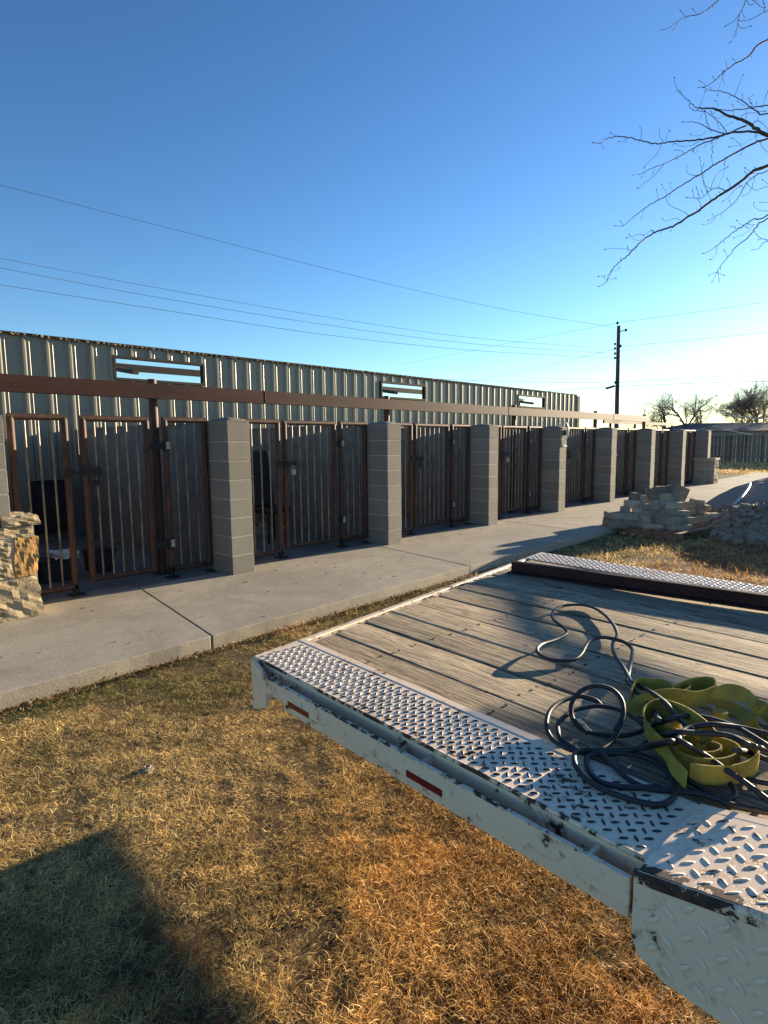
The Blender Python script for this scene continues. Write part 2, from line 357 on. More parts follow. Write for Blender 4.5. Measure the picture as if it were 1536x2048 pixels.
def gcols(x, y, green=True):
    n = len(x); k = RNG.choice(5, n, p=[.3, .22, .2, .13, .15]); c = BASE[k]*(.75+.5*RNG.random((n, 1)))
    warm = fbm(x*.8, y*.8, 31)[:, None]; c = c*(1+(warm-.5)*np.array([.5, .3, .0]))
    dk = (.5*fbm(x*2.5, y*2.5, 77)+.5*fbm(x*13, y*13, 78))[:, None]; c = 1.12*c*np.clip(-.25+2.5*dk, .3, 1.6)
    red = np.clip((x*.75-y*.6-3.1)*1.3, 0, 1)[:, None]*(y < -3)[:, None]; c = c*(1-red*np.array([.22, .36, .46]))
    if green:
        near = np.clip((y+3.0)/1.2, 0, 1); g = np.clip((fbm(x*1.7, y*1.7, 51)-.52+.16*near*1.5)*6, 0, 1)*near*.65+.01
        isg = RNG.random(n) < g; c[isg] = np.array([.13, .17, .045])*(.7+.6*RNG.random((isg.sum(), 1)))
    return c
GV, GF, GC = [], [], []; base = 0
def addg(V, F, C):
    global base
    GV.append(V); GF.append(F+base); GC.append(C); base += len(V)
def scatter(n, x0, x1, y0, y1, clump=.0):
    x = x0+(x1-x0)*RNG.random(n); y = y0+(y1-y0)*RNG.random(n)
    if clump:
        d = .5*fbm(x*3, y*3, 13)+.5*fbm(x*17, y*17, 14); keep = RNG.random(n) < np.clip((d-.36)*6, .10, 1); x, y = x[keep], y[keep]
    return x, y
# lawn between walkway and trailer
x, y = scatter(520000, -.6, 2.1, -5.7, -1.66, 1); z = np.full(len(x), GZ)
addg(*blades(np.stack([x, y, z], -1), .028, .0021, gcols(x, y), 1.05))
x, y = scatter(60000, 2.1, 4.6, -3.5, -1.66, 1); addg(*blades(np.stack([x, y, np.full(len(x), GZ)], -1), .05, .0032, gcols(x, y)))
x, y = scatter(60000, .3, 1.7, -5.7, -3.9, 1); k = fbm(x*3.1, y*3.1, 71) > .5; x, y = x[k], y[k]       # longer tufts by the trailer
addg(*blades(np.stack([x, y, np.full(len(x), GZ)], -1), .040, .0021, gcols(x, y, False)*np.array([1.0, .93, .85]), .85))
# beyond the trailer
x, y = scatter(90000, 4.4, 13, -5.6, -1.66, 1); k = pileh(x, y) < .02; x, y = x[k], y[k]
addg(*blades(np.stack([x, y, np.full(len(x), GZ)], -1), .06, .006, gcols(x, y)*1.1, 1.0, 2))
x, y = scatter(60000, 20.7, 42, -6, 9); k = ~((y > -1.66) & (x < 28.4)); x, y = x[k], y[k]
addg(*blades(np.stack([x, y, np.full(len(x), GZ)], -1), .10, .03, gcols(x, y, False)*1.15, 1.0, 2)) if False else None
tag(npmesh('grass', np.concatenate(GV), np.concatenate(GF), M['grass'], np.concatenate(GC)), 'short dormant golden brown lawn grass', 'grass', kind='stuff')
GV, GF, GC = [], [], []; base = 0
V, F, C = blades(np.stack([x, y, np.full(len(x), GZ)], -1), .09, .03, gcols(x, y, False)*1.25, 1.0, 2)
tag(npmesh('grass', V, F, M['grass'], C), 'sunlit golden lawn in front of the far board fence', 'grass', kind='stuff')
# stray long straws and leaf litter along the slab edge
n = 60; x, y = scatter(n, .2, 1.1, -5, -2.2)
V, F, C = blades(np.stack([x, y, np.full(n, GZ+.025)], -1), .14, .0028, np.tile([[.55, .42, .22]], (n, 1))*(.7+.5*RNG.random((n, 1))), 1.4)
tag(npmesh('straw', V, F, M['grass'], C), 'loose pale straws lying over the lawn', 'straw', kind='stuff')
n = 1100; t = RNG.random(n); x = .75+t*4.6; y = -1.70-np.abs(RNG.normal(0, .05, n)); P0 = np.stack([x, y, GZ+.008+.035*RNG.random(n)], -1)
a = RNG.normal(0, 1, (n, 3)); a /= np.linalg.norm(a, axis=1)[:, None]; b = np.cross(a, RNG.normal(0, 1, (n, 3))); b /= np.linalg.norm(b, axis=1)[:, None]
r = (.006+.012*RNG.random(n))[:, None]; V = np.stack([P0-a*r, P0+b*r*.5, P0+a*r, P0-b*r*.5], 1).reshape(-1, 3); F = np.arange(4*n).reshape(-1, 4)
t = np.repeat(RNG.random((n, 1)), 4, 0); C = np.array([.10, .055, .03])*(1-t)+np.array([.28, .17, .09])*t
tag(npmesh('leaf_litter', V, F, M['grass'], C), 'dead leaves and twigs gathered along the slab edge', 'leaf litter', kind='stuff')
n = 70; V = []; F = []
mb = MB()
for k in range(n):
    x = random.uniform(1.0, 14); y = random.uniform(-1.55, -.1); a = random.uniform(0, 6.28); l = random.uniform(.01, .05)
    mb.bar((x, y, .003), (x+l*math.cos(a), y+l*math.sin(a), .004), .003, .003)
tag(mb.build('twig_litter', M['leaf']), 'tiny twigs scattered on the concrete walkway', 'twigs', kind='stuff')

# ================================================================= PILLARS
HP = 8*.2032
def pillar(i, x0, wd, dp, label):
    root = empty('block_pillar', (x0, 0, 0), label, 'pillar', 'block pillars between the kennel gates')
    blocks = MB(); j = .0055
    for k in range(8):
        dx, dy = random.uniform(-.002, .002), random.uniform(-.002, .002)
        blocks.box((x0+dx, dy, k*.2032+(j if k else 0)), (x0+wd+dx, dp+dy, (k+1)*.2032-j))
    blocks.build('blocks', M['cmu'], root, bevel=.004)
    MB().box((x0+.0035, .0035, .01), (x0+wd-.0035, dp-.0035, HP)).build('mortar_core', M['mortar'], root)
    cap = MB(); n = 8; m = 8; vs = []
    for a in range(n+1):
        for b in range(m+1):
            u, v = a/n, b/m; e = min(min(u, 1-u)*6, min(v, 1-v)*6, 1); zz = HP+.018+.040*(1-(2*u-1)**2*.7)*(1-(2*v-1)**2*.7)*(e**.5)+random.uniform(-.002, .002)
            vs.append((x0-.002+u*(wd+.004), -.002+v*(dp+.004), zz))
    fs = [(a*(m+1)+b, (a+1)*(m+1)+b, (a+1)*(m+1)+b+1, a*(m+1)+b+1) for a in range(n) for b in range(m)]
    cap.add(vs, fs, True); cap.box((x0-.001, -.001, HP+.002), (x0+wd+.001, dp+.001, HP+.019)); cap.build('cap', M['cmu'], root)
    return root
ords = ['', 'grey block pillar nearest the photographer, first after the tan stone base', 'second full block pillar, just left of the middle of the photo', 'third block pillar, left of the pillar with the loose wire on its top',
        'block pillar with loose electrical wire sprouting from its top', 'block pillar directly behind the utility pole in line of sight', 'block pillar whose foot hides behind the stacked stones, left one of two',
        'block pillar just right of the peak of the stone stack', 'far corner block pillar with rough stone veneer round its foot']
ords[0] = 'block pillar at the left edge with tan stone veneer round its foot'
prs = []
for i in range(9):
    wd = .41 if i == 0 else W
    prs.append(pillar(i, PX[i], wd, .41, ords[i]))

def rock(mb, lo, hi, amp=.012, res=5, seed=0, rnd=.25):
    """lumpy rounded block filling the box lo..hi"""
    lo, hi = Vector(lo), Vector(hi); c = (lo+hi)/2; h = (hi-lo)/2; r = random.Random(seed); vs = {}; out = []; fs = []
    ph = [r.uniform(0, 9) for _ in range(6)]; sk = [r.uniform(-.12, .12) for _ in range(4)]
    for ax in range(3):
        for sg in (-1, 1):
            idx = []
            for a in range(res+1):
                for b in range(res+1):
                    p = [0, 0, 0]; p[ax] = sg; p[(ax+1) % 3] = -1+2*a/res; p[(ax+2) % 3] = -1+2*b/res
                    key = tuple(round(q, 4) for q in p)
                    if key not in vs:
                        q = Vector(p); m = max(abs(t) for t in q); l = sum(abs(t)**6 for t in q)**(1/6.); q2 = q*(1-rnd)+q/l*rnd
                        s = Vector((q2.x*h.x, q2.y*h.y, q2.z*h.z)); s.x += s.z*sk[0]; s.z += s.x*sk[1]*.5
                        w = c+s; nn = math.sin(w.x*31+ph[0])*math.sin(w.y*37+ph[1])*math.sin(w.z*33+ph[2])+.6*math.sin(w.x*71+w.z*53+ph[3])*math.sin(w.z*83+w.y*61+ph[4])+r.uniform(-.4, .4)
                        w = w+Vector(p).normalized()*amp*nn; vs[key] = len(out); out.append(w)
                    idx.append(vs[key])
            for a in range(res):
                for b in range(res):
                    f = (idx[a*(res+1)+b], idx[(a+1)*(res+1)+b], idx[(a+1)*(res+1)+b+1], idx[a*(res+1)+b+1])
                    fs.append(f if sg > 0 else f[::-1])
    mb.add(out, fs, False)
# stone veneer round pillar 0
def veneer(root, x0, x1, y0, y1, seed, lay):
    core = MB().box((x0+.012, y0+.012, 0), (x1-.012, y1-.012, .76)); core.build('mortar_bed', M['mortar'], root)
    a = MB(); o = MB(); cap = MB()
    for k, (m, bx) in enumerate(lay):
        rock({'a': a, 'o': o}[m], (bx[0][0]-.004, bx[0][1], bx[0][2]-.004), (bx[1][0]+.004, bx[1][1], bx[1][2]+.004), .008, 10, seed+k, .14)
    a.build('veneer_stones', M['stoneB'], root); o.build('orange_stone', M['stoneO'], root)
    for k, (c0, c1) in enumerate(((0, .34), (.36, .66), (.68, 1))):
        L = x1-x0+.05; rock(cap, (x0-.02+L*c0, y0-.022, .765), (x0-.02+L*c1, y1+.01, .84), .008, 6, seed+50+k, .2)
    cap.build('cap_stones', M['stoneB'], root)
x0, x1, y0, y1 = .72, 1.525, -.105, .40
veneer(prs[0], x0, x1, y0, y1, 3, [('a', ((1.02, y0, 0), (x1, y0+.16, .33))), ('a', ((x0, y0, 0), (1.0, y0+.15, .36))), ('a', ((1.40, y0+.14, 0), (x1, y1, .30))),
    ('a', ((x0, y0, .38), (1.10, y0+.15, .56))), ('a', ((1.115, y0, .35), (1.335, y0+.15, .505))), ('a', ((1.10, y0, .52), (1.33, y0+.15, .66))), ('o', ((1.36, y0, .35), (x1, y0+.17, .665))),
    ('a', ((1.40, y0+.16, .32), (x1, y1, .52))), ('a', ((1.40, y0+.16, .54), (x1, y1, .76))), ('a', ((x0, y0, .58), (1.08, y0+.15, .76))), ('a', ((1.10, y0+.004, .675), (1.50, y0+.15, .755)))])
ax = PX[8]
core = MB().box((ax-.035, -.20, 0), (ax+.42, .38, .72)); core.build('mortar_bed', M['mortar'], prs[8])
a = MB(); r = random.Random(5); k = 0
for zz, hh in ((0, .24), (.25, .22), (.48, .22)):
    for y_, d_ in ((-.21, .27), (.08, .30)):
        rock(a, (ax-.055+r.uniform(0, .01), y_+r.uniform(0, .03), zz+r.uniform(0, .03)), (ax+.04, y_+d_-r.uniform(.01, .05), zz+hh-r.uniform(0, .03)), .01, 5, 90+k, .5); k += 1
    for x_, d_ in ((-.04, .22), (.2, .23)):
        rock(a, (ax+x_, -.225, zz+.01), (ax+x_+d_-.02, -.13, zz+hh-.01), .012, 5, 120+k, .5); k += 1
a.build('veneer_stones', M['stoneA'], prs[8])
cap = MB(); rock(cap, (ax-.07, -.24, .72), (ax+.20, .39, .80), .008, 6, 201, .2); rock(cap, (ax+.21, -.24, .72), (ax+.46, .39, .80), .008, 6, 202, .2); cap.build('cap_stones', M['stoneA'], prs[8])
# loose wire + box on pillar 4
c = PX[4]; mb = MB()
for k in range(3):
    p = [(c+.10+.03*k, .12, HP+.03), (c+.12+.05*k, .04, HP+.16-.03*k), (c+.22+.02*k, -.02, HP+.10), (c+.25, -.03-.01*k, HP-.10), (c+.20-.05*k, -.025, HP-.20-.05*k), (c+.17+.04*k, -.02, HP-.34)]
    mb.tube(spline(p, 6), .006, 6)
root = empty('loose_wire', (c+.2, 0, HP), 'tangle of loose cable hanging over the top of a block pillar', 'wire')
mb.build('cable', M['pvc'], root); MB().box((c+.14, -.03, HP-.13), (c+.20, -.003, HP-.03)).build('junction_box', M['dark'], root, bevel=.003)

# ================================================================= GATES AND PANELS
GY = .40; GT = 1.655; PR = .030
def rect_frame(xa, xb, zb, zt, y=GY, rr=PR):
    m = MB(); m.tube([(xa, y, zb), (xa, y, zt)], rr, 12); m.tube([(xb, y, zb), (xb, y, zt)], rr, 12)
    m.tube([(xa-rr*.7, y, zt), (xb+rr*.7, y, zt)], rr*.98, 12); m.tube([(xa, y, zb+.02), (xb, y, zb+.02)], rr*.9, 12); return m
def bars(n, xa, xb, zb, zt, root, y=GY):
    for k in range(n):
        x = xa+(xb-xa)*(k+1)/(n+1); MB().tube([(x, y, zb+.03), (x+random.uniform(-.003, .003), y, zt-.02)], .0105, 8).build('bar', M['bar'], root)
bay_where = ['in the near bay beside the tan stone base', 'in the second bay from the left', 'in the third bay from the left', 'in the bay left of the wired pillar',
             'in the bay right of the wired pillar', 'in the sixth bay from the left', 'in the seventh bay, second from far end', 'in the farthest bay at the row end']
def bay(i):
    b = PX[i]; wh = bay_where[i]
    if i == 0: L0, L1, G0, G1, H0, H1 = 1.535, 1.965, 2.125, 2.73, 2.925, 3.372; nb = 5
    else: L0, L1, G0, G1, H0, H1 = b+.44, b+.935, b+1.04, b+1.84, b+1.955, b+2.405; nb = 6
    r = empty('fence_panel', ((L0+L1)/2, GY, 0), 'fixed bar panel left of the gate '+wh, 'fence panel', 'fixed bar panels beside the gates')
    rect_frame(L0, L1, .06, GT).build('frame', M['rust'], r); bars(3, L0, L1, .06, GT, r)
    foot = MB().box((L1-.06, GY-.07, 0), (L1+.06, GY+.07, .008)); foot.tube([(L1, GY, .004), (L1, GY, .1)], PR, 12); foot.tube([(L1-.045, GY-.055, .008), (L1-.045, GY-.055, .03)], .009, 6); foot.tube([(L1+.045, GY-.055, .008), (L1+.045, GY-.055, .03)], .009, 6); foot.build('foot_plate', M['dark'], r)
    dy = random.uniform(-.02, .01) if i else 0
    g = empty('gate', ((G0+G1)/2, GY+dy, 0), 'rusty pipe gate with latch '+wh, 'gate', 'rusty pipe kennel gates')
    rect_frame(G0, G1, .10, GT-.005, GY+dy).build('frame', M['rust'], g); bars(nb, G0, G1, .10, GT, g, GY+dy)
    zl = 1.15; lt = MB(); lt.bar((L1-.01, GY-.045, zl), (G0+.10, GY-.045, zl), .022, .022); lt.box((G0-.035, GY-.06, zl-.03), (G0+.13, GY-.03, zl+.03)); lt.tube([(G0+.10, GY-.045, zl-.06), (G0+.10, GY-.045, zl+.055)], .011, 8); lt.box((L1-.04, GY-.055, zl-.04), (L1+.035, GY-.03, zl+.035))
    la = lt.build('latch', M['dark'], g, bevel=.002)
    pl = MB().box((G0+.04, GY-.075, zl-.135), (G0+.10, GY-.045, zl-.075)); pl.tube([(G0+.05, GY-.06, zl-.08), (G0+.05, GY-.06, zl-.035), (G0+.07, GY-.06, zl-.02), (G0+.09, GY-.06, zl-.035), (G0+.09, GY-.06, zl-.08)], .005, 6); pl.build('padlock', M['hinge'] if i % 2 else M['dark'], la, bevel=.003)
    q = empty('fence_panel', ((H0+H1)/2, GY, 0), 'fixed bar panel right of the gate '+wh, 'fence panel', 'fixed bar panels beside the gates')
    rect_frame(H0, H1, .07, GT-.002).build('frame', M['rust'], q); bars(3, H0, H1, .07, GT, q)
    foot = MB().box((H0-.06, GY-.07, 0), (H0+.06, GY+.07, .008)); foot.tube([(H0, GY, .004), (H0, GY, .12)], PR, 12)
    for s in (-1, 1): foot.tube([(H0+s*.045, GY-.055, .008), (H0+s*.045, GY-.055, .03)], .009, 6)
    foot.build('foot_plate', M['dark'], q); MB().box((H1-.04, GY-.06, 0), (H1+.03, GY+.05, .008)).build('foot_plate', M['dark'], q)
    for zh in (1.40, .38):
        h = MB().box((G1+.02, GY-.012, zh-.045), (H0-.02, GY+.012, zh+.02)); h.build('hinge', M['dark'], g)
        k = MB().tube([(H0, GY, zh-.065), (H0, GY, zh+.045)], PR+.008, 12); k.build('hinge_collar', M['dark'], q)
        MB().box((H0-.012, GY-.045, zh-.05), (H0+.03, GY-.036, zh+.03)).build('weld_tab', M['hinge'], q, bevel=.003)
for i in range(8): bay(i)

# ================================================================= METAL WALL
WY = 4.05; WT = 2.955; XR0 = 2.7245                     # y, height, one rib centre
wins = [(3.985, 5.475), (9.985, 11.51), (15.93, 17.5)]; WZ0, WZ1 = 2.445, 2.745
root = empty('metal_wall', (8, WY, 0), 'long ribbed metal wall with three narrow openings behind the kennels', 'wall')
def prof(x):
    t = ((x-XR0+.1524) % .3048)-.1524; a = abs(t)
    d = 0
    if a < .036: d = .032 if a < .014 else .032*(.036-a)/.022
    for m in (-.0508, .0508): pass
    t2 = abs(a-.0762)
    if t2 < .010: d = .005*(1-t2/.010)
    return WY-d
xs = set(); x = -3.0
k0 = int((-3-XR0)/.3048)-1
for k in range(k0, 60):
    c = XR0+k*.3048
    for o_ in (-.036, -.014, .014, .036, .0662, .0762, .0862, -.0662, -.0762, -.0862):
        if -3 <= c+o_ <= 19.8: xs.add(round(c+o_, 5))
for a, b in wins: xs |= {a, b}
xs |= {-3.0, 19.8}; xs = sorted(xs); zs = [-.003, WZ0, WZ1, WT]
mb = MB(); n = len(zs); vs = [(x, prof(x), z) for x in xs for z in zs]; fs = []
for a in range(len(xs)-1):
    xm = (xs[a]+xs[a+1])/2
    for b in range(3):
        if b == 1 and any(p < xm < q for p, q in wins): continue
        fs.append((a*n+b, (a+1)*n+b, (a+1)*n+b+1, a*n+b+1))
mb.add(vs, fs); o = mb.build('sheet', M['sheet'], root); so_ = o.modifiers.new('t', 'SOLIDIFY'); so_.thickness = .0015; so_.offset = -1
for a, b in wins:
    f = MB(); y_a, y_b = WY-.045, WY+.06
    f.box((a-.035, y_a, WZ0-.04), (b+.035, y_b, WZ0)); f.box((a-.035, y_a, WZ1), (b+.035, y_b, WZ1+.04)); f.box((a-.04, y_a, WZ0), (a, y_b, WZ1)); f.box((b, y_a, WZ0), (b+.04, y_b, WZ1)); f.build('window_frame', M['dark'], root)
f = MB().box((-3, WY-.045, WT-.035+.03), (19.8, WY+.05, WT+.012)); f.build('top_flashing', M['dark'], root)
mb = MB(); r = random.Random(3); x = 1.8
while x < 17.5:
    s = r.uniform(.006, .018) if x < 12 else r.uniform(.004, .010)
    for _ in range(2): rock(mb, (x, WY-.065, WT-.028), (x+s*2.2, WY-.02, WT-.015+s*r.uniform(.5, 1.5)), .010, 2, int(x*100), .5)
    x += r.uniform(.02, .12)
tag(mb.build('crumbled_sealant', M['foam'], root), kind='stuff')
mb = MB()
for k in range(k0, 60):
    x = XR0+k*.3048+.1524
    if -3 < x < 19.7:
        for z in (.35, 1.55, 2.22, 2.86):
            for dx in (-.1, .0):
                mb.box((x+dx-.006, WY-.009, z-.006), (x+dx+.006, WY-.0005, z+.006))
tag(mb.build('screw_heads', M['hinge'], root), kind='stuff')
f = MB().box((19.80, WY-.05, 0), (19.98, WY+.05, WT-.04)); f.build('corner_trim', M['dark'], root)
# dog door in the wall
root = empty('dog_door', (2.93, WY, .15), 'black framed dog door at the foot of the metal wall in the first kennel', 'dog door')
f = MB(); f.box((2.66, WY-.10, .14), (3.20, WY-.045, .20)); f.box((2.66, WY-.10, .84), (3.20, WY-.045, .90)); f.box((2.66, WY-.10, .20), (2.72, WY-.045, .84)); f.box((3.14, WY-.10, .20), (3.20, WY-.045, .84)); f.build('frame', M['dark'], root, bevel=.004)
MB().box((2.72, WY-.075, .20), (3.14, WY-.05, .84)).build('flap', M['black'], root)
# partition block walls between kennels
for i in range(0, 9):
    x0 = PX[i]+.04; x1 = x0+.19
    root = empty('partition_wall', (x0, 2.2, 0), ['grey block partition wall left of the first kennel', 'grey block partition wall running back from the nearest full block pillar', 'grey block partition wall behind the second full block pillar', 'grey block partition wall behind the third block pillar',
        'grey block partition wall behind the wired pillar', 'grey block partition wall behind the pillar in line with the utility pole', 'grey block partition wall between sixth and seventh kennels', 'grey block partition wall between seventh and last kennels', 'grey block end wall behind the stone-footed corner pillar'][i], 'wall', 'block partition walls between kennels')
    b = MB(); ya, yb = .43, 4.0
    for k in range(8):
        y = ya+(-.2 if k % 2 else 0)
        while y < yb:
            p, q = max(y, ya), min(y+.4, yb)
            if q-p > .03: b.box((x0, p+.004, k*.2032+.004), (x1, q-.004, (k+1)*.2032-.004))
            y += .4064
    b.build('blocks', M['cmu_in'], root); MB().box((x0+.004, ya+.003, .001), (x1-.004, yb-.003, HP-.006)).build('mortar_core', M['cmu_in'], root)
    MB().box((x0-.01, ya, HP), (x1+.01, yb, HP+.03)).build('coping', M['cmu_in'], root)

# things in the kennels
def crate(x, y, sx, sy, h, label):
    r = empty('storage_bin', (x, y, 0), label, 'bin'); m = MB()
    m.hexa([(x-sx*.45, y-sy*.45, 0), (x+sx*.45, y-sy*.45, 0), (x+sx*.45, y+sy*.45, 0), (x-sx*.45, y+sy*.45, 0), (x-sx*.5, y-sy*.5, h), (x+sx*.5, y-sy*.5, h), (x+sx*.5, y+sy*.5, h), (x-sx*.5, y+sy*.5, h)]); m.build('tub', M['black'], r, bevel=.01)
    MB().box((x-sx*.53, y-sy*.53, h), (x+sx*.53, y+sy*.53, h+.03)).build('lid', M['dark'], r, bevel=.008); return r
r = crate(2.05, 1.25, .34, .30, .20, 'low black bin with crumpled white bag on the first kennel floor')
m = MB(); rock(m, (2.02, 1.1, .231), (2.26, 1.3, .30), .03, 6, 44, .8); b = m.build('plastic_bag', M['pvc']); tag(b, 'crumpled pale plastic bag lying on the black bin', 'plastic bag')
crate(2.55, 1.35, .26, .26, .22, 'small black bin right of the bag in the first kennel')
r = empty('office_chair', (5.02, 1.5, 0), 'black high-back chair standing inside the second kennel', 'chair')
m = MB(); m.box((4.80, 1.30, .42), (5.22, 1.72, .50)); m.build('seat', M['black'], r, bevel=.02)
m = MB(); m.hexa([(4.82, 1.66, .5), (5.20, 1.66, .5), (5.20, 1.73, .5), (4.82, 1.73, .5), (4.86, 1.76, 1.30), (5.16, 1.76, 1.30), (5.16, 1.82, 1.30), (4.86, 1.82, 1.30)]); m.build('backrest', M['black'], r, bevel=.02)
for a, b in ((4.84, 1.34), (5.18, 1.34), (4.84, 1.68), (5.18, 1.68)): MB().tube([(a, b, 0), (a, b, .42)], .016, 8).build('leg', M['dark'], r)
m = MB(); rr_ = random.Random(8)
for k in range(26):
    x, y, s = rr_.uniform(4.6, 5.8), rr_.uniform(2.0, 3.4), rr_.uniform(.03, .09); rock(m, (x, y, 0), (x+s*1.6, y+s, s*.8), .01, 3, 300+k, .5)
tag(m.build('debris', M['stoneA']), 'broken block debris on the second kennel floor', 'debris', kind='stuff')

# ================================================================= STEEL PATIO FRAME
BY = .60
o = MB(); o.box((-3, BY-.03, 1.877), (17.02, BY-.022, 2.030)); o.box((-3, BY-.022, 2.022), (17.02, BY+.03, 2.030)); o.box((-3, BY-.022, 1.877), (17.02, BY+.03, 1.885))
for x in (4.3, 9.8, 14.6): o.box((x, BY-.033, 1.877), (x+.012, BY-.029, 2.03))
r = empty('steel_beam', (7, BY, 1.95), 'long red primed steel channel beam carried above the gates', 'beam'); o.build('channel', M['primer'], r, bevel=.002)
pl = ['rusty post under the beam in the first bay, below the near wall opening', 'steel post under the beam, below the middle wall opening', 'steel post under the beam, below the far wall opening', 'steel post under the beam just left of the utility pole', 'steel post at the far tip of the red beam']
for k, x in enumerate((2.955, 6.57, 10.16, 13.82, 16.93)):
    r = empty('steel_post', (x, BY+.085, 0), pl[k], 'post', 'posts under the red beam')
    MB().tube([(x, BY+.085, 0), (x, BY+.085, 2.085)], .045, 14).build('pipe', M['rust'], r); MB().box((x-.08, BY+.01, .0), (x+.08, BY+.16, .01)).build('foot_plate', M['dark'], r)
# frame behind the wall, seen through the openings
r = empty('rear_beam', (8, 6.05, 2.8), 'dark steel beam of the roof frame seen through the wall openings', 'beam')
MB().box((-3, 6.0, 2.80), (19.6, 6.06, 2.93)).build('rail', M['dark'], r)
for x in (4.35, 10.6, 17.0): MB().bar((x, WY+.09, 2.56), (x, 5.99, 2.86), .10, .07).build('rafter', M['rust'], r)
for x in (-1, 4.2, 11.9, 19.5): MB().tube([(x, 6.12, GZ), (x, 6.12, 2.95)], .04, 8).build('leg', M['dark'], r)
r = empty('rear_rail', (21, 3.0, 2), 'thin red rail behind the far end of the red beam', 'rail')
MB().box((18.8, 2.6, 1.93), (25.6, 2.66, 2.03)).build('rail', M['primer'], r)
for x in (19.5, 21.6, 25.5): MB().tube([(x, 2.7, GZ), (x, 2.7, 2.06)], .045, 8).build('leg', M['dark'], r)

# ================================================================= TRAILER
ZD = .62; TA = Vector((1.204, -3.672, ZD)); TS = Vector((-.083, -.9966, 0)).normalized(); TM = Vector((-TS.y, TS.x, 0))
if TM.x < 0: TM = -TM
SK = -.172                                               # tail edge skew
def T(m, s, z=0): return TA+TM*m+TS*s+Vector((0, 0, z))
def tb(mb, m0, m1, s0, s1, z0, z1, sk0=False):
    a = lambda m: s0+(SK*m if sk0 else 0)
    return mb.hexa([T(m0, a(m0), z0), T(m0, s1, z0), T(m1, s1, z0), T(m1, a(m1), z0), T(m0, a(m0), z1), T(m0, s1, z1), T(m1, s1, z1), T(m1, a(m1), z1)][::1])
TL = 5.2
trailer = empty('flatbed_trailer', (TA.x, TA.y, GZ), 'white flatbed trailer with weathered plank deck and chipped tread plate edges', 'trailer')
# planks
edges = [.245, .385, .575, .765, .955, 1.145, 1.335, 1.525, 1.715, 1.905, 2.095, 2.255]
V = []; F = []; C = []
for k in range(len(edges)-1):
    m0, m1 = edges[k]+.0045, edges[k+1]-.0045; ns = 40; dz = random.uniform(-.004, .002); rnd = (random.random()*7, random.random()*7, random.random()*7)
    b = len(V); prf = [(m0, -.04), (m0, -.008), (m0+.006, -.002), ((m0+m1)/2, random.uniform(-.002, .003)), (m1-.006, -.002), (m1, -.008), (m1, -.04)]
    for q in range(ns+1):
        for mm, zz in prf:
            s0 = .05+SK*mm; s = s0+(TL-s0)*q/ns; V.append(T(mm, s, zz+dz-.004+.0015*math.sin(s*3+k))); C.append(rnd)
    P_ = len(prf)
    for q in range(ns):
        for j in range(P_-1): F.append((b+q*P_+j, b+(q+1)*P_+j, b+(q+1)*P_+j+1, b+q*P_+j+1))
V = np.array([tuple(v) for v in V]); npmesh('plank_deck', V, np.array(F)[:, ::-1], M['wood'], np.array(C), parent=trailer)
mb = MB()
for k in range(len(edges)-1):
    for s_ in (.32, .87, 1.42, 1.97, 2.52):
        for f_ in (.25, .75):
            m_ = edges[k]+(edges[k+1]-edges[k])*f_+random.uniform(-.008, .008); p_ = T(m_, s_+random.uniform(-.01, .01), -.004); mb.tube([p_, p_+Vector((0, 0, .002))], .0055, 8)
tag(mb.build('deck_screws', M['dark'], trailer), kind='stuff')
# tread plates with raised lugs
def lugs(name, inside, m0, m1, s0, s1, pt, wear, size=1.0, parent=trailer, fat=1.0, hgt=1.0):
    """lugs on a lattice turned 45 degrees to the plate edge; pt(m, s) -> point, normal"""
    q = .0262*size; V = []; F = []; C = []; r = random.Random(11)
    ca = math.sqrt(.5); rng = int((max(abs(m1-m0), abs(s1-s0)))/q*1.6)+2
    cm, cs = (m0+m1)/2, (s0+s1)/2
    for a in range(-rng, rng):
        for b in range(-rng, rng):
            m = cm+(a-b)*q*ca; s = cs+(a+b)*q*ca
            if not (m0+.008 < m < m1-.008 and s0+.008 < s < s1-.008) or not inside(m, s): continue
            ang = (math.pi/4 if (a+b) % 2 else -math.pi/4)
            du = Vector((math.cos(ang), math.sin(ang))); dv = Vector((-du.y, du.x)); L, Wd, H = .0125*size*fat, .0044*size*fat, .0030*size*hgt
            base = len(V); wr = wear(m, s)+r.uniform(-.12, .12)
            ring = [(1, 0, 0), (.55, .75, 0), (0, 1, 0), (-.55, .75, 0), (-1, 0, 0), (-.55, -.75, 0), (0, -1, 0), (.55, -.75, 0)]
            for (x, y, z) in ring: p, nn = pt(m+du.x*x*L+dv.x*y*Wd, s+du.y*x*L+dv.y*y*Wd); V.append(p-nn*.0005); C.append((wr-.25,)*3)
            for (x, y, z) in ring: p, nn = pt(m+du.x*x*.66*L+dv.x*y*.5*Wd, s+du.y*x*.66*L+dv.y*y*.5*Wd); V.append(p+nn*H); C.append((wr,)*3)
            p, nn = pt(m, s); V.append(p+nn*(H+.0004)); C.append((wr+.05,)*3)
            for k in range(8):
                k2 = (k+1) % 8; F.append((base+k, base+k2, base+8+k2, base+8+k)); F.append((base+8+k, base+8+k2, base+16, base+16))
    F = [f if f[2] != f[3] else (f[0], f[1], f[2]) for f in F]
    V = [tuple(v) for v in V]
    me = bpy.data.meshes.new(name); off = parent_loc(parent); me.from_pydata([tuple(Vector(v)-off) for v in V], [], F); me.materials.append(M['lug'])
    a_ = me.color_attributes.new('Col', 'FLOAT_COLOR', 'POINT'); c = np.ones((len(V), 4), np.float32); c[:, :3] = C; a_.data.foreach_set('color', c.ravel())
    me.polygons.foreach_set('use_smooth', [True]*len(F)); o = bpy.data.objects.new(name, me); COL.objects.link(o); o.parent = parent; return o
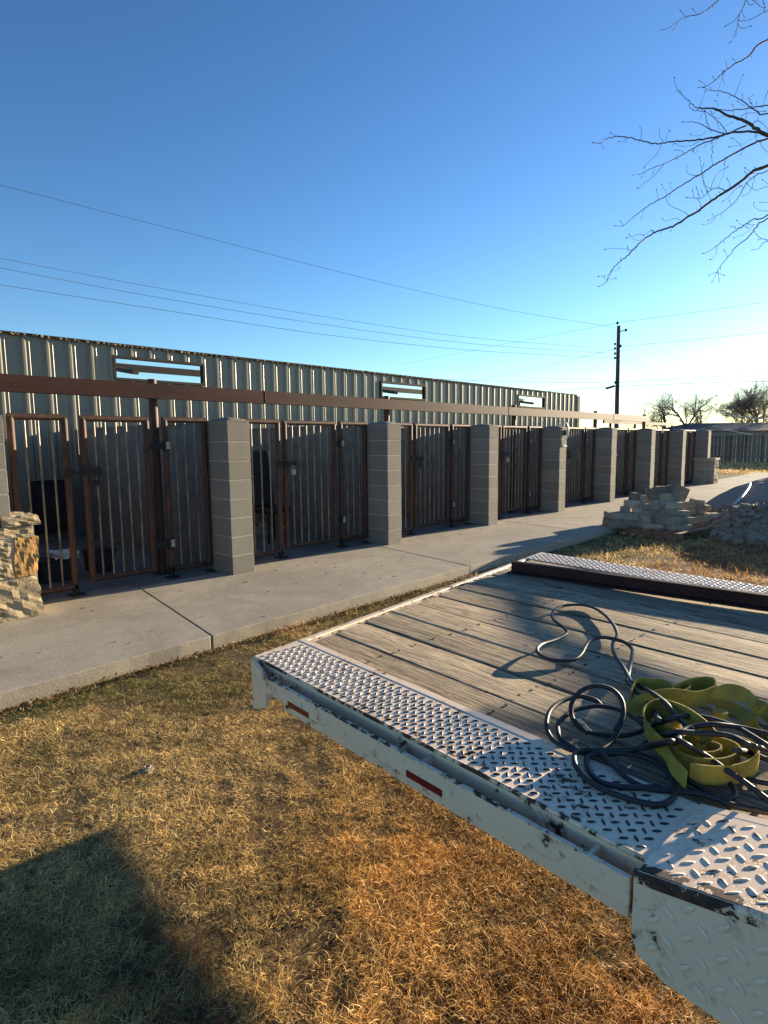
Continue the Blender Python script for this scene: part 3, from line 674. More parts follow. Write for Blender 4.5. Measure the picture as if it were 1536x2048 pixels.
SE = 1.46                                                # where the near strip ends and the fender plate begins
def near_pt(m, s): return T(m, s, 0), Vector((0, 0, 1))
pn = MB(); pn.hexa([T(0, .0, -.006), T(0, SE+.02, -.006), T(.215, SE+.02, -.006), T(.215, SK*.215, -.006), T(0, 0, 0), T(0, SE+.02, 0), T(.215, SE+.02, 0), T(.215, SK*.215, 0)])
pn = pn.build('tread_plate', M['platepaint'], trailer)
wr = lambda m, s: .44+.36*min(1, max(0, s-.1)/.8)
lugs('tread_lugs', lambda m, s: s > .02+SK*m, 0.0, .215, 0, SE, near_pt, wr, .93, pn)
e = MB(); tb(e, .215, .243, .0, SE+.02, -.04, .0015, True); e.build('edge_angle', M['platepaint'], trailer, bevel=.001)
# far strip
pf = MB(); pf.hexa([T(2.26, SK*2.26, -.006), T(2.26, TL, -.006), T(2.5, TL, -.006), T(2.5, SK*2.5, -.006), T(2.26, SK*2.26, 0), T(2.26, TL, 0), T(2.5, TL, 0), T(2.5, SK*2.5, 0)]); pf = pf.build('tread_plate', M['platepaint'], trailer)
lugs('tread_lugs', lambda m, s: s > .02+SK*m, 2.26, 2.5, -.45, 2.4, near_pt, lambda m, s: .30, 1.15, pf)
# fender plate: rises gently and runs out over the wheels
FR = .20                                                 # rise per metre along s
def fend_pt(m, s):
    ds = s-SE; z = .004+min(ds*FR, .11); return T(m, s, z), (Vector((0, 0, 1))-TS*FR).normalized()
f = MB(); ms = [-.055, .0, .1, .215]; ss = [SE+.005, SE+.15, SE+.3, SE+.55, SE+1.2, SE+1.9]; vs = []
for s in ss:
    for m in ms: vs.append(fend_pt(m, s)[0])
nF = len(ms); fs = [(a*nF+b, a*nF+b+1, (a+1)*nF+b+1, (a+1)*nF+b) for a in range(len(ss)-1) for b in range(nF-1)]
f.add(vs, fs); pfend = f.build('fender_plate', M['platepaint'], trailer); sm = pfend.modifiers.new('t', 'SOLIDIFY'); sm.thickness = .005; sm.offset = 0
lugs('tread_lugs', lambda m, s: True, -.05, .212, SE+.01, SE+.95, fend_pt, lambda m, s: .42, 1.18, pfend, 1.2, 1.15)
f = MB()                                                 # inner flank angle of the fender
for a, b in zip(ss[:-1], ss[1:]): f.hexa([T(.215, a, -.01), T(.215, b, -.01), T(.238, b, -.01), T(.238, a, -.01), fend_pt(.215, a)[0]+Vector((0, 0, .003)), fend_pt(.215, b)[0]+Vector((0, 0, .003)), fend_pt(.238, b)[0]+Vector((0, 0, .003)), fend_pt(.238, a)[0]+Vector((0, 0, .003))])
f.build('fender_flank', M['platepaint'], trailer)
f = MB(); poly = []                                       # rounded worn lip
for s in np.linspace(SE+.0, SE+1.9, 30): poly.append(fend_pt(-.052, s)[0]+Vector((0, 0, -.006)))
f.tube(poly, .009, 8); f.build('fender_lip', M['vworn'], trailer)
f = MB(); vs = []
for s in np.linspace(SE+.006, SE+1.9, 40): vs += [fend_pt(-.052, s)[0]+Vector((0, 0, .0035)), fend_pt(-.030, s)[0]+Vector((0, 0, .0035)), T(-.0596, s, min((s-SE)*FR, .11)+.002), T(-.0596, s, min((s-SE)*FR, .11)-.016)]
f.add(vs, [q for k in range(39) for q in ((4*k, 4*k+1, 4*k+5, 4*k+4), (4*k+2, 4*k+3, 4*k+7, 4*k+6))]); f.build('rusted_edge', M['edge'], trailer)
f = MB(); bot = [(0, -.125), (.015, -.155), (.06, -.175), (.15, -.178), (.3, -.178), (.55, -.178), (.62, -.12), (1.2, -.10), (1.9, -.10)]; vs = []   # skirt hanging from the lip
sk = MB(); pts_t = []; pts_b = []
for ds, zb in bot: pts_t.append(fend_pt(-.057, SE+ds)[0]+Vector((0, 0, -.004))); pts_b.append(T(-.057, SE+ds, zb))
n = len(bot); sk.add(pts_t+pts_b, [(k, k+1, n+k+1, n+k) for k in range(n-1)]); o = sk.build('fender_skirt', M['paint'], trailer); sm = o.modifiers.new('t', 'SOLIDIFY'); sm.thickness = .006; sm.offset = 1
def skirt_pt(m, s): return T(-.0585, s, m), -TM
o = lugs('skirt_lugs', lambda m, s: m < min((s-SE)*FR, .11)-.02 and (m > -.165 or False) and (s-SE > .02), -.17, .09, SE+.015, SE+.56, skirt_pt, lambda m, s: .20, 1.5, trailer, .9, .6)
o.data.materials[0] = M['paint']
# side rail: recessed channel web, lip, flat bar, spacers, lower member
o = MB(); tb(o, .002, .012, .03, SE+.0, -.115, -.004); o.build('side_channel', M['paint'], trailer)
lip = MB(); lip.tube([T(-.001, s, -.004) for s in np.linspace(0, SE+.01, 30)], .0055, 8); lip.build('plate_lip', M['vworn'], trailer)
fb = MB(); tb(fb, -.052, -.043, .17, SE-.01, -.075, -.020); fb.hexa([T(.0, .0, -.10), T(-.043, .17, -.075), T(-.052, .17, -.075), T(-.008, .0, -.10), T(.0, .0, -.004), T(-.043, .17, -.020), T(-.052, .17, -.020), T(-.008, .0, -.004)]); fb.build('rub_rail', M['paint'], trailer)
tt = MB(); tb(tt, -.0535, -.0425, .17, SE-.01, -.0225, -.0185); tt.build('rail_edge', M['vworn'], trailer)
for s in (.17, .27, .80, .90, 1.36):
    o = MB(); tb(o, -.043, .002, s, s+.008, -.10, -.021); o.build('stake_pocket', M['worn'], trailer)
o = MB(); tb(o, -.030, -.022, .24, SE-.02, -.118, -.062); tb(o, -.022, .05, .24, SE, -.118, -.110); o.build('lower_rail', M['paint'], trailer)
for k, (s0, s1, mt) in enumerate(((.30, .42, 'red'), (.86, .985, 'red'))):
    o = MB(); tb(o, -.0532, -.0518, s0, s1, -.0765, -.058); o.build('reflective_tape', M[mt], trailer)
o = MB(); o.hexa([T(-.010, -.012, -.205), T(-.048, .15, -.135), T(-.040, .155, -.13), T(-.0, -.012, -.20), T(-.010, -.012, -.012), T(-.048, .16, -.03), T(-.040, .165, -.03), T(-.0, -.012, -.012)]); o.build('corner_gusset', M['paint'], trailer)
o = MB(); tb(o, -.01, 2.5, -.065, -.002, -.018, -.006, False)
o = MB()
def tail(mb, a, b, z0, z1, m0=0, m1=2.5): return mb.hexa([T(m0, a+SK*m0, z0), T(m0, b+SK*m0, z0), T(m1, b+SK*m1, z0), T(m1, a+SK*m1, z0), T(m0, a+SK*m0, z1), T(m0, b+SK*m0, z1), T(m1, b+SK*m1, z1), T(m1, a+SK*m1, z1)])
tail(o, -.012, .018, -.13, -.003); o.build('tail_channel', M['worn'], trailer, bevel=.003)
o = MB(); tail(o, .018, .05, -.05, -.010); o.build('tail_angle', M['vworn'], trailer)
o = MB(); tb(o, 2.5, 2.51, SK*2.5, TL, -.11, -.0); o.build('side_channel', M['worn'], trailer)
# undercarriage
for m in (.50, 1.92):
    o = MB(); tb(o, m, m+.10, .02+SK*m, TL, -.135, -.125); tb(o, m+.045, m+.055, .02+SK*m, TL, -.33, -.135); tb(o, m, m+.10, .02+SK*m, TL, -.34, -.33); o.build('main_beam', M['dark'], trailer)
o = MB()
for k in range(9): tb(o, .02, 2.49, .3+k*.55, .34+k*.55, -.12, -.045)
o.build('crossmembers', M['dark'], trailer)
for s in (SE+1.05, SE+1.75):
    o = MB(); o.tube([T(.35, s, -.50), T(2.15, s, -.50)], .04, 12); o.build('axle', M['dark'], trailer)
    for m in (.10, 2.40):
        wh = MB(); wh.tube([T(m-.1, s, -.42), T(m-.085, s, -.42), T(m+.085, s, -.42), T(m+.1, s, -.42)], [.26, .30, .30, .26], 28); wo = wh.build('wheel', M['tire'], trailer)
        rim = MB(); rim.tube([T(m-.102, s, -.42), T(m-.09, s, -.42)], .17, 20); rim.build('rim', M['worn'], wo)

# primed steel channel lying on the deck
p0, p1 = T(1.845, -.20, 0), T(2.36, 3.2, 0); a = (p1-p0).normalized(); sd = Vector((a.y, -a.x, 0)); sd = sd if sd.x > 0 else -sd
r = empty('steel_channel', (p0.x, p0.y, ZD), 'dark red primed steel channel lying along the far side of the plank deck', 'steel channel')
o = MB(); o.obox((p0+p1)/2+Vector((0, 0, .033)), a, sd, (0, 0, 1), (p1-p0).length/2, .003, .028); o.obox((p0+p1)/2+sd*(-.03)+Vector((0, 0, .004)), a, sd, (0, 0, 1), (p1-p0).length/2, .030, .004)
o.obox((p0+p1)/2+sd*(.02)+Vector((0, 0, .058)), a, sd, (0, 0, 1), (p1-p0).length/2, .022, .003); o.build('channel', M['primer'], r)

# ================================================================= CORD AND STRAPS
def deck(u, v, h=0): return atz(u, v, ZD+h)
CR = .0064
def cord(name, pts, closed=False): return spline([deck(u, v, (max(h, .078) if (u > 1312 and 1385 < v < 1505 and h > .004) else h*.6)+CR) for u, v, h in pts], 7, closed)
r = empty('extension_cord', tuple(deck(1240, 1500)), 'thick black cord looped and heaped over the trailer deck and yellow straps', 'cord')
paths = [
 [(1262, 1364, .05), (1247, 1335, .02), (1228, 1306, .01), (1226, 1285, .012), (1234, 1268, .015), (1222, 1243, .012), (1196, 1220, .01), (1165, 1210, .01), (1126, 1212, .01), (1105, 1225, .01), (1108, 1240, .01), (1128, 1256, .01), (1133, 1268, .01), (1110, 1280, .01), (1083, 1289, .02), (1074, 1300, .03), (1084, 1312, .02), (1110, 1320, .01), (1145, 1320, .005), (1163, 1308, .01), (1178, 1283, .015), (1205, 1275, .02), (1240, 1281, .02), (1262, 1295, .01), (1264, 1310, .01), (1258, 1345, .02), (1254, 1362, .045)],
 [(1262, 1364, .05), (1295, 1380, .06), (1330, 1405, .07), (1360, 1440, .05), (1390, 1462, .03)],
 [(1254, 1362, .045), (1275, 1385, .05), (1300, 1412, .03), (1318, 1440, .01)],
 # big upright loop
 [(1230, 1462, .03), (1246, 1430, .08), (1243, 1400, .12), (1222, 1378, .15), (1190, 1372, .16), (1162, 1382, .14), (1145, 1402, .10), (1142, 1425, .06), (1150, 1445, .03), (1172, 1462, .01), (1215, 1470, .0), (1255, 1470, .01), (1300, 1455, .03), (1340, 1438, .06), (1385, 1432, .07), (1430, 1440, .06), (1480, 1458, .03), (1536, 1492, .01), (1600, 1530, .01)],
 [(1205, 1415, .03), (1190, 1400, .06), (1160, 1393, .07), (1125, 1402, .07), (1100, 1422, .06), (1093, 1450, .04), (1102, 1475, .02), (1130, 1495, .01), (1165, 1505, .0), (1200, 1500, .0), (1225, 1480, .01), (1240, 1450, .05), (1246, 1425, .09)],
 [(1115, 1455, .03), (1122, 1440, .04), (1150, 1420, .05), (1195, 1412, .05), (1240, 1420, .04), (1275, 1440, .03), (1300, 1460, .02), (1360, 1475, .02)],
 [(1115, 1455, .03), (1120, 1475, .02), (1145, 1495, .01), (1185, 1508, .0), (1240, 1506, .01), (1290, 1492, .05), (1335, 1484, .07), (1346, 1482, .075)],
 [(1345, 1483, .075), (1300, 1493, .05), (1250, 1500, .03), (1200, 1500, .02), (1168, 1500, .02), (1150, 1508, .02), (1151, 1530, .015), (1170, 1556, .005), (1205, 1578, .0), (1260, 1598, .0), (1310, 1609, .0), (1335, 1604, .0), (1350, 1588, .0), (1345, 1560, .0), (1325, 1535, .0), (1290, 1515, .01), (1230, 1505, .02), (1178, 1512, .01), (1178, 1540, .0), (1205, 1565, .0), (1260, 1575, .0), (1320, 1573, .0)],
 [(1205, 1508, .02), (1225, 1530, .01), (1260, 1560, .0), (1300, 1578, .0), (1350, 1582, .0), (1400, 1588, .0), (1440, 1598, .0), (1470, 1590, .0), (1453, 1560, .0), (1410, 1545, .0), (1370, 1540, .0), (1350, 1520, .01)],
 [(1345, 1520, .02), (1365, 1550, .01), (1400, 1575, .0), (1450, 1605, .0), (1500, 1618, .0), (1560, 1628, .0), (1620, 1630, .0)],
 [(1355, 1478, .03), (1375, 1490, .05), (1410, 1510, .07), (1445, 1535, .06), (1490, 1565, .04), (1536, 1600, .02), (1590, 1640, .0)],
 [(1358, 1482, .02), (1362, 1465, .05), (1390, 1453, .08), (1430, 1449, .09), (1480, 1455, .08), (1536, 1468, .05), (1600, 1480, .03)],
 [(1478, 1555, .0), (1510, 1562, .0), (1560, 1570, .0), (1600, 1572, .0)], [(1470, 1500, .03), (1500, 1505, .03), (1536, 1520, .02), (1600, 1545, .0)],
 [(1270, 1500, .01), (1300, 1480, .03), (1345, 1465, .05), (1400, 1466, .06), (1460, 1472, .05), (1500, 1490, .03), (1560, 1505, .02)],
]
mb = MB()
for p in paths: mb.tube(cord('c', p), CR, 10)
cordo = mb.build('cord', M['rubber'], r)
m = MB()
for (u0, v0, h0), (u1, v1, h1) in (((1153, 1440, .03), (1168, 1455, .03)), ((1165, 1452, .03), (1178, 1466, .03))): m.bar(deck(u0, v0, h0), deck(u1, v1, h1), .016, .012)
m.build('plug', M['black'], r, bevel=.002)
def ribbon(mb, path, width, th=.0035):
    """path: list of (centre Vector, width direction Vector)"""
    P = [p for p, _ in path]; n = len(P); vs = []
    for i, (p, wdir) in enumerate(path):
        t = (P[min(i+1, n-1)]-P[max(i-1, 0)]).normalized(); wv = (wdir-t*wdir.dot(t)).normalized(); nn = t.cross(wv)
        for a, b in ((-1, -1), (1, -1), (1, 1), (-1, 1)): vs.append(p+wv*(a*width/2)+nn*(b*th/2))
    fs = [(4*i+k, 4*i+(k+1) % 4, 4*i+4+(k+1) % 4, 4*i+4+k) for i in range(n-1) for k in range(4)]+[(3, 2, 1, 0), (4*n-4, 4*n-3, 4*n-2, 4*n-1)]
    mb.add(vs, fs, False)
def rpath(pts, n=6):
    """pts: (u, v, h, wx, wy, wz)"""
    A = spline([deck(u, v, h) for u, v, h, *_ in pts], n); B = spline([Vector(q[3:]) for q in pts], n); return list(zip(A, B))
Z = (0, 0, 1); Rr = tuple(RT); 
r = empty('tow_strap', tuple(deck(1400, 1480)), 'soft yellow webbing tow strap coiled loosely under the black cord', 'strap')
mb = MB(); wz = .046
# main coil: spiral standing on its edge
e1 = Vector((RT.x, RT.y, 0)).normalized(); e2 = Vector((FW.x, FW.y, 0)).normalized(); c0 = deck(1408, 1527, .0); path = []
for k in range(0, 112):
    t = k/24*2*math.pi*.7; rr_ = (1-.05*t)*(1+.05*math.sin(3*t+1)); path.append((c0+e1*(.128*rr_*math.cos(t-2.2))+e2*(.098*rr_*math.sin(t-2.2))+Vector((0, 0, .027)), Vector((0, 0, 1))))
ribbon(mb, path, wz)
# tail looping up and left into the small standing fold
ribbon(mb, rpath([(1372, 1560, .03, 0, 0, 1), (1345, 1530, .035, 0, 0, 1), (1330, 1500, .045, 0, .1, 1), (1308, 1478, .05, 0, .1, 1), (1290, 1452, .05, 0, .1, 1), (1292, 1428, .055, 0, .1, 1), (1318, 1414, .06, 0, .1, 1), (1348, 1422, .06, 0, .1, 1), (1362, 1444, .05, 0, .1, 1), (1350, 1462, .04, 0, .1, 1), (1325, 1462, .04, 0, 0, 1), (1310, 1448, .04, 0, 0, 1), (1322, 1438, .04, 0, 0, 1), (1338, 1446, .04, 0, 0, 1)], 8), wz)
ribbon(mb, rpath([(1345, 1420, .07, .3, .3, .8), (1372, 1432, .08, .4, .4, .6), (1398, 1452, .075, .4, .4, .6), (1425, 1478, .06, .2, .2, .8)]), wz)
# upper folds
ribbon(mb, rpath([(1252, 1425, .015, .4, .4, .5), (1275, 1412, .02, .4, .5, .5), (1300, 1400, .03, .3, .3, .8), (1345, 1392, .04, 0, 0, 1), (1395, 1398, .04, 0, 0, 1), (1432, 1385, .045, 0, 0, 1)]), wz)
ribbon(mb, rpath([(1432, 1386, .045, 0, 0, 1), (1425, 1368, .045, 0, 0, 1), (1390, 1368, .045, 0, 0, 1), (1360, 1378, .04, 0, 0, 1), (1345, 1388, .035, 0, 0, 1), (1362, 1394, .035, 0, 0, 1), (1380, 1386, .035, 0, 0, 1), (1372, 1378, .035, 0, 0, 1)]), wz*.9)
ribbon(mb, rpath([(1262, 1392, .03, 0, 0, 1), (1275, 1370, .035, 0, 0, 1), (1310, 1370, .035, 0, 0, 1), (1335, 1375, .03, 0, 0, 1), (1350, 1392, .02, 0, 0, 1)]), wz*.9)
ribbon(mb, rpath([(1434, 1410, .02, .2, .2, 1), (1438, 1392, .045, .1, .3, .9), (1462, 1384, .055, .2, .5, .7), (1490, 1392, .05, .3, .6, .5), (1520, 1415, .03, .4, .6, .4), (1560, 1445, .015, .4, .6, .3), (1620, 1470, .01, .4, .6, .3)]), wz)
ribbon(mb, rpath([(1440, 1405, .01, .6, .5, .1), (1480, 1425, .012, .6, .5, .1), (1515, 1450, .01, .6, .5, .1), (1560, 1500, .01, .6, .5, .1)]), .04)
mb.build('webbing', M['strap'], r)
p = deck(1440, 1430, .03); MB().tube([p-Vector((0, 0, .02)), p+Vector((0, 0, .012))], .019, 14).build('rolled_end', M['strap'], r)

# ================================================================= STONE PALLET, RUBBLE, PVC
r = empty('wooden_pallet', (9.9, -2.1, GZ), 'low reddish board pallet under the stacked stones', 'pallet')
pc = [Vector((9.62, -1.42, 0)), Vector((9.20, -2.74, 0)), Vector((10.72, -2.98, 0)), Vector((11.14, -1.66, 0))]
for t_ in (0, .5, 1):
    a = pc[0].lerp(pc[3], t_*.97+.015); b = pc[1].lerp(pc[2], t_*.97+.015); MB().bar(a+Vector((0, 0, GZ+.055)), b+Vector((0, 0, GZ+.055)), .04, .09).build('stringer', M['board'], r)
for k in range(8):
    t_ = (k+.5)/8; a = pc[0].lerp(pc[1], t_); b = pc[3].lerp(pc[2], t_); MB().bar(a+Vector((0, 0, GZ+.112)), b+Vector((0, 0, GZ+.112)), .11, .02).build('deck_board', M['board'], r)
boxes = [(75, 455, 360, 535, 0), (362, 480, 425, 540, 0), (410, 490, 630, 565, 0), (620, 500, 830, 575, 0), (95, 385, 385, 490, 1), (390, 415, 475, 500, 1), (475, 422, 552, 482, 1), (550, 428, 860, 500, 1),
 (210, 335, 275, 395, 2), (315, 358, 395, 415, 2), (395, 372, 460, 418, 2), (460, 370, 545, 425, 2), (580, 365, 830, 432, 2), (245, 280, 365, 352, 3), (365, 308, 480, 372, 3), (475, 280, 600, 380, 3), (600, 290, 782, 368, 3),
 (290, 208, 370, 290, 4), (372, 236, 465, 308, 4), (445, 170, 552, 278, 4), (555, 215, 665, 302, 4), (515, 150, 622, 212, 5), (655, 140, 800, 300, 5), (620, 140, 700, 200, 6),
 (780, 350, 875, 415, 2), (862, 428, 1005, 495, 1), (800, 295, 880, 360, 3), (842, 268, 955, 342, 4), (870, 342, 985, 418, 3), (955, 320, 1010, 392, 4), (985, 395, 1100, 450, 2)]
lab = ['long ledge stone at the bottom left of the stack', 'small block in the bottom course of the stack', 'long flat stone in the middle of the bottom course', 'bottom right front stone on the pallet edge', 'long grey slab in the second course at the left', 'rough block in the second course beside the grey slab', 'small squared stone in the second course',
 'long thick slab in the second course at the right', 'small upright stone at the left shoulder of the stack', 'pale square stone at the left of the third course', 'dark recessed stone in the third course', 'stone left of the pale pillow slab', 'pale wavy slab above the long thick slab', 'pointed stone at the left end of the fourth course',
 'squared stone in the fourth course', 'tilted dark stone in the middle of the stack', 'wide cracked stone under the big tilted slab', 'rounded stone topping the left end of the stack', 'squared stone near the top left', 'large pale faced block near the top', 'wedge stone left of the big tilted slab', 'flat dark stone on top of the stack', 'big dark slab leaning at the top right of the stack', 'small bright-ended stone at the very top',
 'stone right of the wavy slab', 'bottom course stone at the right rear of the pallet', 'flat stone stacked right of the big slab', 'squared stone topping the right rear stack', 'stone under the right rear topmost block', 'end stone of the right rear stack', 'tan slab leaning off the right rear of the pallet']
for k, (a, b, c, d, lv) in enumerate(boxes):
    uu, vv = 1200+(a+c)/2/4.571, 940+(b+d)/2/4.571; X = 9.45+.13*lv+(.0 if k < 24 else .7)+((a+c)/2-75)/925*.25
    p = atx(uu, vv, X); dist = (p-CAM).dot(FW); wd = (c-a)/4.571*dist/FPX*.99; ht = (d-b)/4.571*dist/FPX*1.0; dp = max(.18, min(.5, wd*.8))
    bm = bmesh.new(); rg = random.Random(500+k)
    for sx in (-1, 1):
        for sy in (-1, 1):
            for sz in (-1, 1): bm.verts.new((sx*wd/2*rg.uniform(.82, 1), sy*dp/2*rg.uniform(.8, 1), sz*ht/2*rg.uniform(.82, 1)))
    for _ in range(7):
        ax_i = rg.randrange(3); q = [rg.uniform(-.7, .7)*wd/2, rg.uniform(-.7, .7)*dp/2, rg.uniform(-.7, .7)*ht/2]; hs = [wd/2, dp/2, ht/2]; q[ax_i] = rg.choice((-1, 1))*hs[ax_i]*rg.uniform(1, 1.08); bm.verts.new(q)
    bmesh.ops.convex_hull(bm, input=bm.verts); bmesh.ops.delete(bm, geom=[v for v in bm.verts if not v.link_faces], context='VERTS')
    bmesh.ops.subdivide_edges(bm, edges=bm.edges[:], cuts=2, use_grid_fill=True)
    for v in bm.verts:
        v.co += Vector((rg.uniform(-1, 1), rg.uniform(-1, 1), rg.uniform(-1, 1)))*.0035
    ang = math.atan2(-RT.x, RT.y); yaw_ = math.atan2(RT.y, RT.x)+rg.uniform(-.15, .15)
    tilt = (.35 if k == 22 else rg.uniform(-.04, .04)) if lv < 4 or k == 22 else rg.uniform(-.2, .2)
    bmesh.ops.transform(bm, matrix=Matrix.Rotation(yaw_, 4, 'Z') @ Matrix.Rotation(tilt, 4, 'Y'), verts=bm.verts)
    back = Vector((FW.x, FW.y, 0)).normalized()*(dp*.35)
    me = bpy.data.meshes.new('stone'); bm.to_mesh(me); bm.free(); me.materials.append(M['stoneA']); o = bpy.data.objects.new('stone', me); COL.objects.link(o); o.location = p+back
    tag(o, lab[k], 'stone', 'building stones stacked on the pallet')
# rubble heap
hx, hy = np.meshgrid(np.linspace(9.5, 13.7, 60), np.linspace(-5.4, -1.9, 50), indexing='ij')
hh = .44*np.clip(1-((hx-11.6)/1.95)**2-((hy+3.6)/1.55)**2, 0, 1)+.05*(fbm(hx*6, hy*6, 3)-.5)-.03+GZ
V = np.stack([hx, hy, hh], -1).reshape(-1, 3); ii, jj = np.meshgrid(np.arange(59), np.arange(49), indexing='ij'); b0 = (ii*50+jj).ravel()
tag(npmesh('dirt_heap', V, np.stack([b0, b0+50, b0+51, b0+1], -1), M['dirt'], smooth=True), 'low heap of grey brown soil under the broken rubble', 'dirt pile')
mb = MB(); rg = random.Random(21)
def rubh(x, y): return .42*max(0, 1-((x-11.6)/1.9)**2-((y+3.6)/1.5)**2)
k = 0
while k < 1500:
    x, y = rg.uniform(9.6, 13.6), rg.uniform(-5.3, -2.0); h = rubh(x, y)
    if h <= 0 and rg.random() > .25: continue
    s = rg.choice((.012, .018, .02, .025, .035, .05, .065))*rg.uniform(.8, 1.2); z = GZ+h+rg.uniform(-.01, .03)
    rock(mb, (x-s, y-s*.8, z-s*.4), (x+s, y+s*.8, z+s*.6), s*.22, 2, k, .6); k += 1
tag(mb.build('rubble', M['rubble']), 'heap of broken pale stone and mortar chunks beside the pallet', 'rubble', kind='stuff')
# pvc pipe / hose over the pile
r = spline([aty(1503, 962, -2.0), aty(1498, 966, -2.0), atz(1478, 990, .30), atz(1455, 1012, .12), atz(1430, 1035, 0), atz(1405, 1058, -.06)], 8)
def onpile(p):
    h = float(pileh(np.array([p.x]), np.array([p.y]))[0]); return Vector((p.x, p.y, max(GZ+h, GZ)+.03))
def hit(u, v):
    d = ray(u, v); t = 9.0
    while t < 40:
        p = CAM+d*t; h = float(pileh(np.array([p.x]), np.array([p.y]))[0])+GZ
        if p.z <= h+.03: return p
        t += .03
    return CAM+d*t
hp = [hit(u, v) for u, v in ((1500, 968), (1497, 977), (1485, 993), (1468, 1010), (1448, 1026), (1425, 1042), (1408, 1060))]
o = MB().tube(spline([p+Vector((0, 0, .01)) for p in hp], 6), .022, 10).build('plastic_pipe', M['pvc']); tag(o, 'bent white plastic pipe lying down the slope of the soil mound', 'pipe')
# sprinkler head ring in the lawn
p = atz(295, 1537, GZ+.010); r = empty('sprinkler_head', tuple(p), 'small round grey sprinkler head sunk in the brown lawn', 'sprinkler head')
MB().tube([p-Vector((0, 0, .02)), p+Vector((0, 0, .004))], .028, 20).build('cap', M['rubble'], r)
MB().tube([p+Vector((.013*math.cos(t), .013*math.sin(t), .008)) for t in np.linspace(0, 2*math.pi, 16, False)], .004, 8, closed=True).build('ring', M['rubble'], r)

# ================================================================= FAR BACKGROUND
r = empty('board_fence', (43, 3, GZ), 'grey weathered board fence closing the far side of the lawn', 'fence')
mb = MB(); rg = random.Random(4); y = 9.0
while y > -40:
    wd = rg.choice((.19, .28, .24)); h = 1.72+rg.uniform(-.02, .02); dx = rg.choice((0, .02)); mb.box((43+dx, y-wd, GZ), (43.02+dx, y-.008, GZ+h)); y -= wd
mb.build('boards', M['fence'], r); m2 = MB()
for z in (.3, .9, 1.5): m2.box((43.05, -40, GZ+z), (43.09, 9, GZ+z+.09))
m2.build('rails', M['fence'], r)
y = 9
while y > -40: MB().box((42.90, y-.10, GZ), (42.99, y, GZ+1.70)).build('post', M['fence'], r); y -= 2.44
# house behind the fence
E1 = Vector((RT.x, RT.y, 0)).normalized(); E2 = Vector((FW.x, FW.y, 0)).normalized(); H0 = Vector((CAM.x, CAM.y, GZ))
def hp_(u, dist, z, back=0): return H0+E2*(dist+back)+E1*((u-768)/FPX*dist)+Vector((0, 0, z))
r = empty('house', tuple(hp_(1440, 55, 0)), 'low grey house with dark shingle roof beyond the board fence', 'house')
MB().hexa([hp_(1384, 55, 0), hp_(1640, 55, 0), hp_(1640, 55, 0, 9), hp_(1384, 55, 0, 9), hp_(1384, 55, 2.25), hp_(1640, 55, 2.25), hp_(1640, 55, 2.25, 9), hp_(1384, 55, 2.25, 9)]).build('wall', M['siding'], r)
rf = MB(); vs = [hp_(1366, 54.4, 2.2), hp_(1655, 54.4, 2.2), hp_(1655, 54.4, 2.2, 10.2), hp_(1366, 54.4, 2.2, 10.2), hp_(1428, 54.4, 3.05, 5), hp_(1600, 54.4, 3.05, 5)]
rf.add(vs, [(0, 1, 5, 4), (2, 3, 4, 5), (3, 0, 4), (1, 2, 5), (3, 2, 1, 0)]); rf = rf.build('roof', M['roof'], r)
MB().tube([hp_(1525, 54.4, 2.6, 2), hp_(1525, 54.4, 3.2, 2)], .12, 8).build('vent', M['siding'], rf)

def tree(loc, H, seed, label, spread=.55, depth=6, group='bare trees beyond the board fence', r0=.22, lean=0, fan=3):
    rg = random.Random(seed); root = empty('bare_tree', loc, label, 'tree', group); tr = MB(); cr = MB()
    def grow(p, d, L, r, dep):
        pts = [p]; n = 4
        for k in range(n):
            d = (d+Vector((rg.uniform(-1, 1), rg.uniform(-1, 1), rg.uniform(-.5, .75)))*.17).normalized(); pts.append(pts[-1]+d*(L/n))
        rad = [r*(1-.45*k/n) for k in range(n+1)]
        (tr if dep >= depth-1 else cr).tube(pts, rad, 6 if dep >= depth-2 else 3, cap=False)
        if dep == 0: return
        for k in range(fan+(1 if rg.random() < .5 else 0)):
            t = rg.uniform(.35, 1) if k else 1; q = pts[min(n, max(1, int(t*n+.5)))]
            nd = (d+Vector((rg.gauss(0, 1), rg.gauss(0, 1), rg.gauss(.05, .6)))*spread).normalized()
            grow(q, nd, L*rg.uniform(.62, .82), r*.55*rg.uniform(.8, 1.1), dep-1)
    grow(Vector(loc), Vector((lean, 0, 1)).normalized(), H*.30, r0, depth)
    tr.build('trunk', M['twig'], root); cr.build('crown', M['twig'], root)
def gat(u, dist):   # ground point on the sight line of column u
    d = ray(u, 880); d.z = 0; d = d*(dist/(d.dot(FW))); return (CAM.x+d.x, CAM.y+d.y, GZ)
tree(gat(1298, 62), 6.6, 1, 'thin pale bare tree just right of the utility pole', .6, 6, r0=.10)
tree(gat(1338, 60), 7.4, 2, 'bare tree above the left end of the far house roof', .6, 6, r0=.2)
tree(gat(1372, 58), 8.4, 6, 'bare spreading tree, tallest of the ones beside the pole', .6, 6, r0=.22)
tree(gat(1402, 64), 7.2, 12, 'low bare tree right of the tallest one beside the pole', .65, 6, r0=.16)
tree(gat(1468, 66), 8.8, 9, 'dense bare tree behind the far house', .6, 6, r0=.2, fan=4)
tree(gat(1518, 66), 10.5, 23, 'dense bare tree at the right edge of the photo', .6, 6, r0=.24, fan=4)
tree(gat(1590, 60), 8.6, 31, 'bare tree cut by the right edge of the photo', .6, 6, r0=.24)

